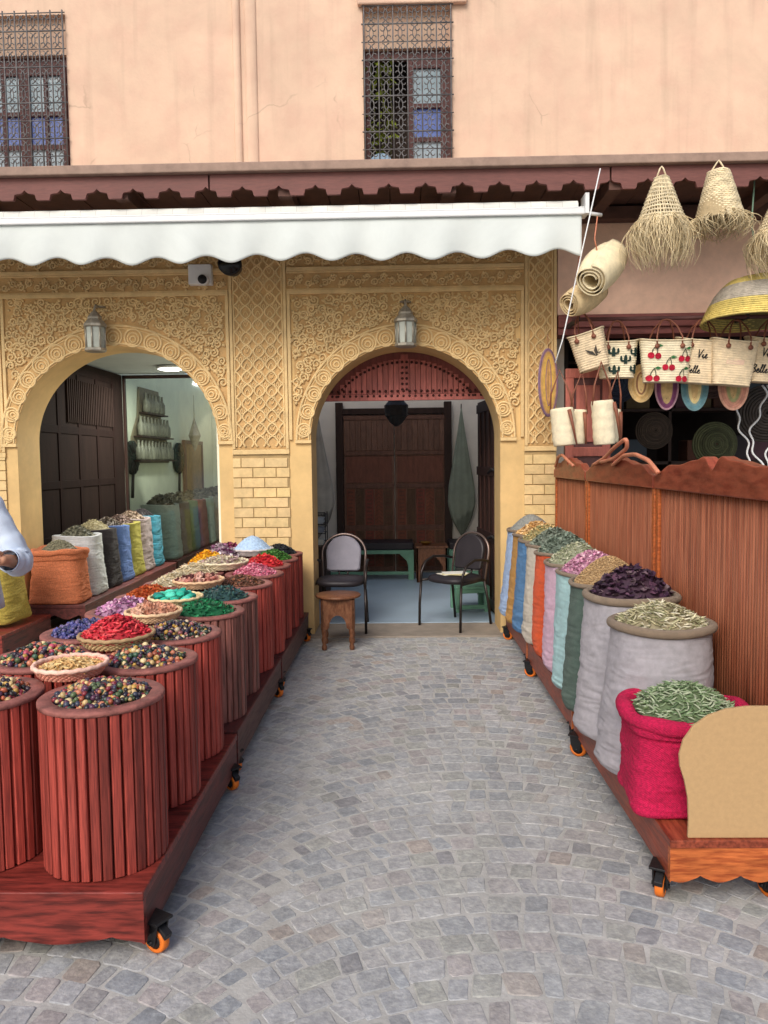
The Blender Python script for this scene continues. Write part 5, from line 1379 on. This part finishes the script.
t = thing('lozenge_lantern', 'slim lozenge shaped lantern hanging by the green shop wall', 'lantern', (WX + .2, 12.4, 1.98)); MB().lathe([(.005, -.25), (.03, -.2), (.10, 0), (.03, .2), (.008, .28), (.004, .65)], 8, smooth=False).build('lantern_body', SILVER, t)
t = thing('wall_frame', 'brown framed carved panel on the far end of the green shop wall', 'framed panel', (WX + .01, 12.9, .9)); MB().box(0, .03, -.5, .5, 0, .95).build('panel', M('frame_panel', srgb(150, 120, 88), .7, .2, 8), t)
mb = MB(); 
for (a, b, c, d) in ((-.56, -.5, -.06, 1.01), (.5, .56, -.06, 1.01), (-.5, .5, .95, 1.01), (-.5, .5, -.06, 0)): mb.box(0, .05, a, b, c, d)
mb.build('frame', FRAMEW, t)
t = thing('wall_shelf', 'small shelf of jars at the right end of the left shop', 'shelf', (-2.35, 13.9, .02))
mb = MB()
for zz in (.5, .95, 1.4): mb.box(-.45, .45, 0, .35, zz, zz + .03)
for x in (-.45, .42): mb.box(x, x + .03, 0, .35, 0, 1.75)
mb.build('shelf_frame', DKWOOD, t)
for zz in (.531, .981, 1.431):
    for k in range(5):
        x = -.34 + k * .165
        j = thing('jar', 'grey jar on the small shelf of the left shop', 'jar', (-2.35 + x, 14.02, .02 + zz), 0, 'jars on the small shop shelf'); MB().lathe([(.05, 0), (.06, .02), (.06, .17), (.04, .2), (.045, .22)], 14).build('jar_body', FROST, j)

# ------------------------------------------------------------------ passage furniture
def chair(label, x, y, rz):
    t = thing('armchair', label, 'chair', (x, y, .016), rz, 'metal chairs at the passage entrance'); t['group'] = 'metal chairs at the passage entrance'
    w = .215; sd = .20; sh = .43
    mb = MB(); q = 14
    for i in range(1): pass
    mb.lathe([(.001, -.02), (.195, -.02), (.215, -.012), (.222, .01), (.212, .03), (.17, .042), (.001, .046)], 40, (0, 0, sh), fn=lambda a, j, z: (abs(math.cos(a)) ** 3 + abs(math.sin(a)) ** 3) ** (-1 / 3)); mb.build('seat', DCUSH, t)
    def lean(z): return .19 + (z - .43) * .22
    # upholstered back: rounded top
    n = 28; out = [(-.155, .52)] + [(-.165 * math.cos(a), .67 + .155 * math.sin(a)) for a in np.linspace(0, PI, n)] + [(.155, .52), (.13, .505), (-.13, .505)]
    V = []; F = []; m = len(out)
    for d, sc in ((-.028, .93), (-.02, 1.0), (.012, 1.0), (.02, .94)):
        for (px, pz) in out: V.append((px * sc, lean(pz) + d - .010, .66 + (pz - .66) * sc))
    for k in range(3):
        for i in range(m): j = (i + 1) % m; F.append((k * m + i, k * m + j, (k + 1) * m + j, (k + 1) * m + i))
    F.append(tuple(range(m))); F.append(tuple(range(4 * m - 1, 3 * m - 1, -1)))
    MB().add(V, F).build('backrest', CUSH if rz > -.2 else DCUSH, t, bevel=.004)
    pts = [(-w + .02, lean(.42), .40)] + [(-(w - .01) * math.cos(a), lean(.66 + .18 * math.sin(a)), .66 + .18 * math.sin(a)) for a in np.linspace(0, PI, 22)] + [(w - .02, lean(.42), .40)]
    MB().tube(pts, .0115, n=10).build('back_frame', M('back_tube', srgb(128, 112, 106), .3, .1, 10, metal=.7), t)
    for sx in (-.04, .04): MB().tube([(sx, lean(.45) - .01, .43), (sx, lean(.53) - .01, .52)], .009, n=6).build('back_stay', CHROME, t)
    for s in (-1, 1):
        MB().tube([(s * (w - .02), lean(.42), .42), (s * (w - .005), .23, .2), (s * w, .26, 0.0)], .0125, n=10).build('leg', CHROME, t)
        MB().tube([(s * (w + .025), -.20, .40), (s * (w + .03), -.215, .2), (s * (w + .03), -.22, 0.0)], .0125, n=10).build('leg', CHROME, t)
        arm = [(s * (w + .025), -.20, .40), (s * (w + .03), -.185, .50), (s * (w + .03), -.13, .585), (s * (w + .03), -.02, .625), (s * (w + .022), .12, .615), (s * (w - .002), lean(.60), .59)]
        MB().tube(arm, .012, n=10).build('armrest', CHROME, t)
        MB().tube([(s * (w + .02), -.19, .42), (s * (w - .02), lean(.42), .42)], .011, n=8).build('seat_rail', CHROME, t)
    return t
chair('metal armchair with grey rounded back behind the small wooden stool table', -.545, 6.97, R(-3))
chair('black metal armchair turned sideways with papers on its seat', .50, 7.07, R(-44))
mb = MB(); 
for k in range(3): mb.obox((random.uniform(-.05, .05), random.uniform(-.03, .03), .003 + .004 * k), (.22, .15, .003), Matrix.Rotation(random.uniform(-.5, .5), 4, 'Z'), [(1, .98, .9), (.95, .85, .5), (1, 1, 1)][k])
tag(mb.build('newspaper', PAPER, loc=(.47, 7.05, .494)), 'pale folded papers lying on the sideways chair seat', 'paper')

def stool_table(label, x, y, rz, r=.185, H=.445, z=.0):
    t = thing('stool_table', label, 'side table', (x, y, z), rz)
    MB().lathe([(.001, H - .028), (r - .02, H - .028), (r, H - .020), (r + .004, H - .008), (r - .004, H), (.001, H + .001)], 48).build('tabletop', TABLEW, t)
    w = r * .74; mb = MB()
    q = np.linspace(0, PI, 17); arch = [(w * .52 * math.cos(a), .19 + .10 * math.sin(a)) for a in q]
    poly = [(-w, .175), (-w, H - .0285), (w, H - .0285), (w, .175), (w * .62, .175)] + arch + [(-w * .62, .175)]
    mb.prism(poly, 'y', -w, -w + .022); mb.prism(poly, 'y', w - .022, w); mb.prism(poly, 'x', -w + .0005, -w + .022); mb.prism(poly, 'x', w - .022, w - .0005)
    mb.build('arched_apron', TABLEW, t)
    for sx in (-1, 1):
        for sy in (-1, 1):
            MB().lathe([(.016, 0), (.020, .01), (.022, .03), (.015, .05), (.022, .07), (.024, .09), (.016, .115), (.021, .135), (.024, .16), (.024, .19)], 16, (sx * (w - .024), sy * (w - .024), 0)).build('leg', TABLEW, t)
    return t
stool_table('small round topped wooden stool table with arched sides in front of the left chair', -.522, 6.33, R(2))
t = thing('arched_side_table', 'square brown wooden table with pointed arch sides at the back wall', 'side table', (.39, 9.72, .02))
mb = MB(); w = .19
q = np.linspace(0, 1, 12); arch = [(.13 * (1 - a), .20 + .13 * math.sin(a * PI / 2) ** .8) for a in q] + [(-.13 * a, .20 + .13 * math.sin((1 - a) * PI / 2) ** .8) for a in q[1:]]
poly = [(-w, 0), (-w, .43), (w, .43), (w, 0), (w - .05, 0), (.14, .2)] + arch[1:-1] + [(-.14, .2), (-w + .05, 0)]
mb.prism(poly, 'y', -w, -w + .02); mb.prism(poly, 'y', w - .02, w); mb.prism(poly, 'x', -w + .0005, -w + .02); mb.prism(poly, 'x', w - .02, w - .0005)
mb.build('arched_side', TABLEW, t); MB().box(-.205, .205, -.205, .205, .4305, .455).build('tabletop', TABLEW, t, bevel=.006)
t = thing('brass_bowl', 'small brass bowl on the square brown table', 'bowl', (.32, 9.68, .476)); MB().lathe([(.03, 0), (.04, .006), (.075, .035), (.078, .04), (.07, .036), (.03, .01)], 28).build('bowl_body', M('brass', srgb(180, 140, 70), .35, .1, metal=.8), t)
def bench(label, x0, x1, y0, y1, H=.40):
    t = thing('bench', label, 'bench', (x0, y0, .02), 0, 'mint green benches along the back wall'); L = x1 - x0; Wd = y1 - y0
    mb = MB(); mb.box(0, L, 0, Wd, H - .07, H - .02); mb.box(.05, L - .05, .02, .05, .06, .10); mb.build('frame', GREENP, t, bevel=.004)
    for x in (0, L - .07):
        mb = MB(); poly = [(x, 0), (x, H - .0705), (x + (.18 if x == 0 else -.11), H - .0705), (x + (.09 if x == 0 else -.02), H - .16), (x + .07, H - .22), (x + .07, 0)] if x == 0 else [(x + .07, 0), (x + .07, H - .0705), (x - .11, H - .0705), (x - .02, H - .16), (x, H - .22), (x, 0)]
        MB().prism(poly, 'y', .001, .04).build('leg', GREENP, t); MB().prism(poly, 'y', Wd - .04, Wd - .001).build('leg', GREENP, t)
    mb = MB(); mb.box(.0, L, -.01, Wd, H - .019, H + .075); mb.build('cushion', DCUSH, t, bevel=.02)
bench('mint green bench with black cushion along the back wall, left of the brown table', -1.05, .17, 9.78, 10.25)
bench('short mint green bench with black cushion, right of the brown table', .62, 1.40, 9.78, 10.25)
t = thing('low_stool', 'small mint green stool half hidden behind the sideways chair', 'stool', (.70, 7.78, .02), R(8))
mb = MB(); mb.box(-.17, .17, -.15, .15, .23, .26); mb.box(-.17, .17, -.15, -.12, .03, .07); mb.box(-.16, .16, -.148, -.125, .19, .229); mb.build('seat', GREENP, t, bevel=.005)
for sx in (-1, 1):
    for sy in (-1, 1): MB().box(sx * .145 - .025, sx * .145 + .025, sy * .125 - .025, sy * .125 + .025, 0, .2295).build('leg', GREENP, t, bevel=.004)
t = thing('desk', 'dark small desk just inside the passage on the left', 'desk', (-1.10, 8.35, .02))
mb = MB(); mb.box(-.36, .30, -.02, .62, .56, .60); mb.build('desktop', DKWOOD, t, bevel=.004); mb = MB(); mb.box(-.34, .28, .0, .60, .02, .559); mb.build('desk_body', DKWOOD, t)
t = thing('letter_tray', 'three tier black wire letter tray full of papers on the dark desk', 'letter tray', (-.98, 8.50, .622))
mb = MB()
for zz in (.13, .23, .33):
    for x in np.linspace(-.15, .15, 9): mb.tube([(x, -.10, zz), (x, .12, zz)], .003, n=4)
    for y in (-.10, .12): mb.tube([(-.16, y, zz), (.16, y, zz), ], .005, n=6)
for x in (-.16, .16):
    for y in (-.10, .12): mb.tube([(x, y, 0), (x, y, .36)], .006, n=6)
mb.tube([(-.16, -.10, .36), (.16, -.10, .36)], .006, n=6)
mb.build('wire_frame', BLACK, t)
for k, (zz, c) in enumerate([(.0, (1, 1, .98)), (.135, (.5, .55, .7)), (.235, (.75, .82, .95))]):
    mb = MB()
    for q in range(9): mb.obox((random.uniform(-.012, .012), .0 + random.uniform(-.01, .01), zz + .007 + q * .0065), (.26, .18, .005), Matrix.Rotation(random.uniform(-.06, .06), 4, 'Z'), tuple(np.array(c) * random.uniform(.85, 1.05)))
    tag(mb.build('paper_pile', PAPER, loc=(-.98, 8.50, .622)), ['white pile of papers on the desk under the letter tray', 'grey blue papers in the middle of the letter tray', 'pale blue papers in the top of the letter tray'][k], 'papers')
def teardrop(label, x, y, zt, H, w, col):
    t = thing('hanging_cloth', label, 'cloth', (x, y, zt - H), 0)
    mb = MB(); prof = []
    for v in np.linspace(0, 1, 34):
        r = np.interp(v, [0, .05, .14, .26, .40, .6, .8, 1], [.015, .16, .36, .50, .46, .30, .15, .02]); prof.append((w * r, H * v))
    n = 40
    cols = []
    for j, (r, z) in enumerate(prof):
        for i in range(n):
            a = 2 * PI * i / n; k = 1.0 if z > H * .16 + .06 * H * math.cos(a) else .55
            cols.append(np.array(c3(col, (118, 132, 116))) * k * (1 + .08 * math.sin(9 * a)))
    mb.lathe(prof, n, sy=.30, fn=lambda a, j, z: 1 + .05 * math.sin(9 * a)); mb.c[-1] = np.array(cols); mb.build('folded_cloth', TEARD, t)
    MB().tube([(0, 0, H), (0, .0, H + .06)], .008, n=6).build('cord', IRON, t)
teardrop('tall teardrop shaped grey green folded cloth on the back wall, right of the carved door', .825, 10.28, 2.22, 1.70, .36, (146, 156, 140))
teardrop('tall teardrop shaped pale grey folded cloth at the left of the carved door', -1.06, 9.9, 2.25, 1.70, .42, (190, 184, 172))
t = thing('hanging_lantern', 'dark metal lantern hanging in the passage below the red tympanum', 'lantern', (-.03, 9.0, 1.98))
MB().lathe([(.02, -.04), (.07, .0), (.13, .08), (.14, .20), (.10, .24), (.05, .34), (.03, .5), (.012, .55), (.010, 1.10)], 12, smooth=False).build('lantern_body', IRON, t)

# plants in the upper window
t = thing('window_plant', 'yellow green climbing plant behind the middle upper window grille', 'plant', (-.12, 6.84, 4.03))
mb = MB(); 
tv = [(-1, 0, 0), (-.2, -.4, .1), (.9, 0, -.1), (-.2, .4, .1)]; n = 70
pos = np.c_[rng.uniform(-.13, .12, n), rng.uniform(-.04, .05, n), rng.uniform(.15, 1.05, n)]
k = rng.uniform(.6, 1.25, (n, 1)); mb.scatter(tv, [(0, 1, 2, 3)], pos, rand_rots(n), rng.uniform(.03, .07, n), np.ones((n, 3)) * k, False); mb.build('leaves', LEAFM, t, fixn=False)
mb = MB()
for x in (-.08, .0, .07): mb.tube([(x, .01, 0), (x + .02, .0, .5), (x - .02, .01, 1.0)], .006, n=5)
mb.build('stem', M('plant_stem', srgb(80, 80, 50), .8), t)
t = thing('window_dish', 'pale blue arched fabric behind the lower left of the middle upper window', 'cloth', (-.13, 6.80, 4.02)); q = np.linspace(0, PI, 21); MB().prism([(.12 * math.cos(a), .16 * math.sin(a)) for a in q], 'y', 0, .02, srgb(150, 182, 210)[:3]).build('cloth_arch', PANE, t)

# ------------------------------------------------------------------ the person at the left edge
def skin_mesh(name, joints, edges, mat, parent, levels=2, root=0, smoothbump=None):
    me = bpy.data.meshes.new(name); me.from_pydata([j[:3] for j in joints], edges, []); me.update()
    o = bpy.data.objects.new(name, me); COL.objects.link(o)
    if parent: o.parent = parent
    o.modifiers.new('Skin', 'SKIN').use_smooth_shade = True
    for i, j in enumerate(joints):
        s = me.skin_vertices[0].data[i]; s.radius = (j[3], j[4] if len(j) > 4 else j[3]); s.use_root = (i == root)
    ss = o.modifiers.new('Sub', 'SUBSURF'); ss.levels = levels; ss.render_levels = levels
    me.materials.append(mat)
    return o
pt = thing('person', 'person in long pale blue shirt, forearm bent forward, cut off by the left edge', 'person', (-2.375, 4.05, -.0), R(4)); pt.scale = (.96, .96, .96)
J = [(0, 0, .95, .13, .10), (0, 0, 1.12, .125, .095), (0, .01, 1.30, .135, .10), (0, .015, 1.44, .09, .07), (0, .0, 1.54, .052, .055), (0, -.015, 1.62, .07, .08), (0, -.02, 1.70, .078, .095), (0, -.01, 1.76, .05, .06),
     (.17, .02, 1.42, .062), (.335, .03, 1.06, .044), (.335, -.15, 1.10, .034), (.325, -.22, 1.105, .026, .034),
     (-.17, .02, 1.42, .062), (-.27, .03, 1.09, .044), (-.12, -.17, 1.10, .034), (-.06, -.22, 1.12, .026, .034),
     (.10, 0, .88, .095), (.115, -.01, .50, .062), (.12, .02, .10, .042), (.125, -.10, .035, .038, .03), (.13, -.17, .03, .03, .02),
     (-.10, 0, .88, .095), (-.115, .02, .50, .062), (-.12, .05, .10, .042), (-.125, -.07, .035, .038, .03), (-.13, -.14, .03, .03, .02)]
E_ = [(0, 1), (1, 2), (2, 3), (3, 4), (4, 5), (5, 6), (6, 7), (3, 8), (8, 9), (9, 10), (10, 11), (3, 12), (12, 13), (13, 14), (14, 15), (0, 16), (16, 17), (17, 18), (18, 19), (19, 20), (0, 21), (21, 22), (22, 23), (23, 24), (24, 25)]
skin_mesh('body', J, E_, SKIN, pt)
for (hx, hy, hz, dx, dy) in ((.325, -.22, 1.105, -.35, -.94), (-.06, -.22, 1.12, .8, -.6)):    # five curled fingers on each palm
    d = Vector((dx, dy, -.1)).normalized(); side = Vector((0, 0, 1)).cross(d).normalized()
    for k, L in enumerate((.068, .078, .074, .060)):
        b = Vector((hx, hy, hz)) + Vector((0, 0, 1)) * (.024 - .016 * k) + d * .012
        p1 = b + d * L * .45; p2 = p1 + d * L * .3 - side * L * .22 * (1 if hx > 0 else -1); p3 = p2 + d * L * .08 - side * L * .3 * (1 if hx > 0 else -1)
        skin_mesh('finger', [(*b, .0105), (*p1, .0095), (*p2, .0088), (*p3, .007)], [(0, 1), (1, 2), (2, 3)], SKIN, pt, 2)
    b = Vector((hx, hy, hz)) - d * .03 + Vector((0, 0, .028)); skin_mesh('thumb', [(*b, .013), (*(b + d * .028 + Vector((0, 0, .018))), .0115), (*(b + d * .055 + Vector((0, 0, .016))), .009)], [(0, 1), (1, 2)], SKIN, pt, 2)
# loose shirt: torso down to the hem, and the sleeves
mb = MB(); n = 48; V = []; F = []
prof = [(.80, .235, .165), (.86, .230, .162), (.95, .222, .155), (1.05, .212, .148), (1.15, .208, .145), (1.26, .212, .145), (1.36, .210, .132), (1.42, .190, .112), (1.46, .135, .092), (1.485, .085, .078), (1.505, .068, .070)]
for (z, rx, ry_) in prof:
    for i in range(n):
        a = 2 * PI * i / n; fd = (1 + .03 * math.sin(5 * a + z * 4) * max(0, (1.35 - z) / .5) + .05 * ridge(math.cos(a) * 2.2, math.sin(a) * 2.2, z * 2.4))
        V.append((rx * fd * math.cos(a), ry_ * fd * math.sin(a) + .008, z + (.012 * math.cos(2 * a) if z < .81 else 0)))
for j in range(len(prof) - 1):
    for i in range(n): k = (i + 1) % n; F.append((j * n + i, j * n + k, (j + 1) * n + k, (j + 1) * n + i))
mb.add(V, F, smooth=True); so = mb.build('shirt', SHIRT, pt).modifiers.new('Solid', 'SOLIDIFY'); so.thickness = .004
for s, el, wr in ((1, (.335, .03, 1.06), (.335, -.135, 1.095)), (-1, (-.27, .03, 1.09), (-.135, -.15, 1.098))):
    sh = (s * .165, .02, 1.405)
    P = [np.array(sh) * (1 - t_) + np.array(el) * t_ for t_ in np.linspace(0, .92, 11)] + [np.array(el) + (np.array(wr) - np.array(el)) * t_ for t_ in np.linspace(.06, 1, 10)]
    P = np.array(P)
    for _ in range(2): P[1:-1] = (P[:-2] + 2 * P[1:-1] + P[2:]) / 4
    rr = np.interp(np.linspace(0, 1, len(P)), [0, .2, .5, .6, 1], [.078, .074, .072, .076, .058]) * (1 + .05 * np.sin(np.arange(len(P)) * 1.9))
    t2 = np.linspace(0, 1, 64); t1 = np.linspace(0, 1, len(P)); P = np.stack([np.interp(t2, t1, P[:, q]) for q in range(3)], 1); rr = np.interp(t2, t1, rr)
    for _ in range(4): P[1:-1] = (P[:-2] + 2 * P[1:-1] + P[2:]) / 4
    mb = MB(); mb.tube(P, rr, n=40, cap=False)
    Q = mb.v[0].reshape(64, 40, 3)
    for i_ in range(64):
        for k_ in range(40):
            d_ = Q[i_, k_] - P[i_]; a_ = 2 * PI * k_ / 40; el_ = math.exp(-((i_ - 34) / 10) ** 2)
            Q[i_, k_] = P[i_] + d_ * (1 + (.05 + .07 * el_) * ridge(math.cos(a_) * 1.2 + s, math.sin(a_) * 1.2, i_ * .14 + .8 * math.sin(a_)))
    so = mb.build('sleeve', SHIRT, pt).modifiers.new('Solid', 'SOLIDIFY'); so.thickness = .004
    d = (np.array(wr) - np.array(el)); d /= np.linalg.norm(d)
    MB().tube([np.array(wr) - d * .035, np.array(wr) + d * .006], [.0605, .0575], n=24, cap=False).build('cuff', CUFFB, pt)
skin_mesh('trousers', [(0, 0, .95, .14, .115), (.10, 0, .86, .115), (.115, -.01, .50, .088), (.12, .02, .09, .075), (-.10, 0, .86, .115), (-.115, .02, .50, .088), (-.12, .05, .09, .075)], [(0, 1), (1, 2), (2, 3), (0, 4), (4, 5), (5, 6)], TROUS, pt)
for s, y in ((1, -.07), (-1, -.04)):
    mb = MB(); V = ICO3[0] * np.array([.052, .135, .045]) + np.array([s * .125, y, .035]); V[:, 2] = np.maximum(V[:, 2], .001); mb.add(V, ICO3[1], smooth=True); mb.build('shoe', BLACK, pt)
mb = MB(); V = ICO3[0].copy(); V = V * np.array([.088, .105, .10]) + np.array([0, .005, 1.715]); keep = V[:, 1] > -.045
V[:, 1] = np.where(V[:, 2] < 1.72, np.maximum(V[:, 1], .0), np.maximum(V[:, 1], -.075)); mb.add(V, ICO3[1], smooth=True); mb.build('hair', HAIR, pt)
mb = MB()
mb.tube([(0, -.100, 1.685), (0, -.118, 1.655), (0, -.110, 1.640)], [.008, .013, .010], n=10); 
for s in (-1, 1): mb.lathe([(.001, -.03), (.014, -.02), (.018, .0), (.016, .02), (.001, .028)], 10, (s * .084, .0, 1.67), sx=.5)
mb.build('nose_and_ears', SKIN, pt)
for s in (-1, 1):
    V = ICO2[0] * .011 + np.array([s * .031, -.098, 1.690]); MB().add(V, ICO2[1], (1, 1, 1), True).build('eye', M('eye', srgb(60, 44, 36), .2, 0), pt)
MB().tube([(-.024, -.101, 1.612), (0, -.108, 1.610), (.024, -.101, 1.612)], [.003, .006, .003], n=8).build('mouth', M('lips', srgb(140, 80, 70), .5), pt)

# ------------------------------------------------------------------ light and camera
w = bpy.data.worlds.new('World'); scene.world = w; w.use_nodes = True
nt = w.node_tree; bg = nt.nodes['Background']; sk = nt.nodes.new('ShaderNodeTexSky'); sk.sky_type = 'NISHITA'; sk.sun_disc = False
EL, AZ = 40, 200          # sun: high, behind the camera and a little to its left
sk.sun_elevation = R(EL); sk.sun_rotation = R(AZ); sk.air_density = 1.0; sk.dust_density = 3.5; sk.ozone_density = 1.0
nt.links.new(sk.outputs[0], bg.inputs[0]); bg.inputs[1].default_value = SKY
sun = bpy.data.lights.new('sun', 'SUN'); sun.energy = SUN; sun.angle = R(SUNANG); sun.color = (1, .955, .90)
so = bpy.data.objects.new('sun', sun); COL.objects.link(so)
d = Vector((math.sin(R(AZ)) * math.cos(R(EL)), math.cos(R(AZ)) * math.cos(R(EL)), math.sin(R(EL))))
so.rotation_euler = (-d).to_track_quat('-Z', 'Y').to_euler(); so.location = (-3, -8, 12)

cam = bpy.data.cameras.new('camera'); co = bpy.data.objects.new('camera', cam); COL.objects.link(co)
yaw, pitch, roll = R(1.19), R(-3.86), R(.70)
fw = Vector((-math.sin(yaw) * math.cos(pitch), math.cos(yaw) * math.cos(pitch), math.sin(pitch)))
r0 = Vector((math.cos(yaw), math.sin(yaw), 0)); u0 = r0.cross(fw)
rt = r0 * math.cos(roll) - u0 * math.sin(roll); up = rt.cross(fw)
m = Matrix((rt, up, -fw)).transposed().to_4x4(); m.translation = (0, 0, 1.55)
co.matrix_world = m
cam.sensor_fit = 'AUTO'; cam.sensor_width = 36; cam.lens = 770 / 1024 * 36; cam.clip_start = .05; cam.clip_end = 500
scene.camera = co
scene.view_settings.view_transform = 'Standard'; scene.view_settings.look = 'None'; scene.view_settings.exposure = 0; scene.view_settings.gamma = 1
scene.cycles.max_bounces = 8; scene.cycles.diffuse_bounces = 5; scene.cycles.transparent_max_bounces = 12; scene.cycles.sample_clamp_indirect = 6
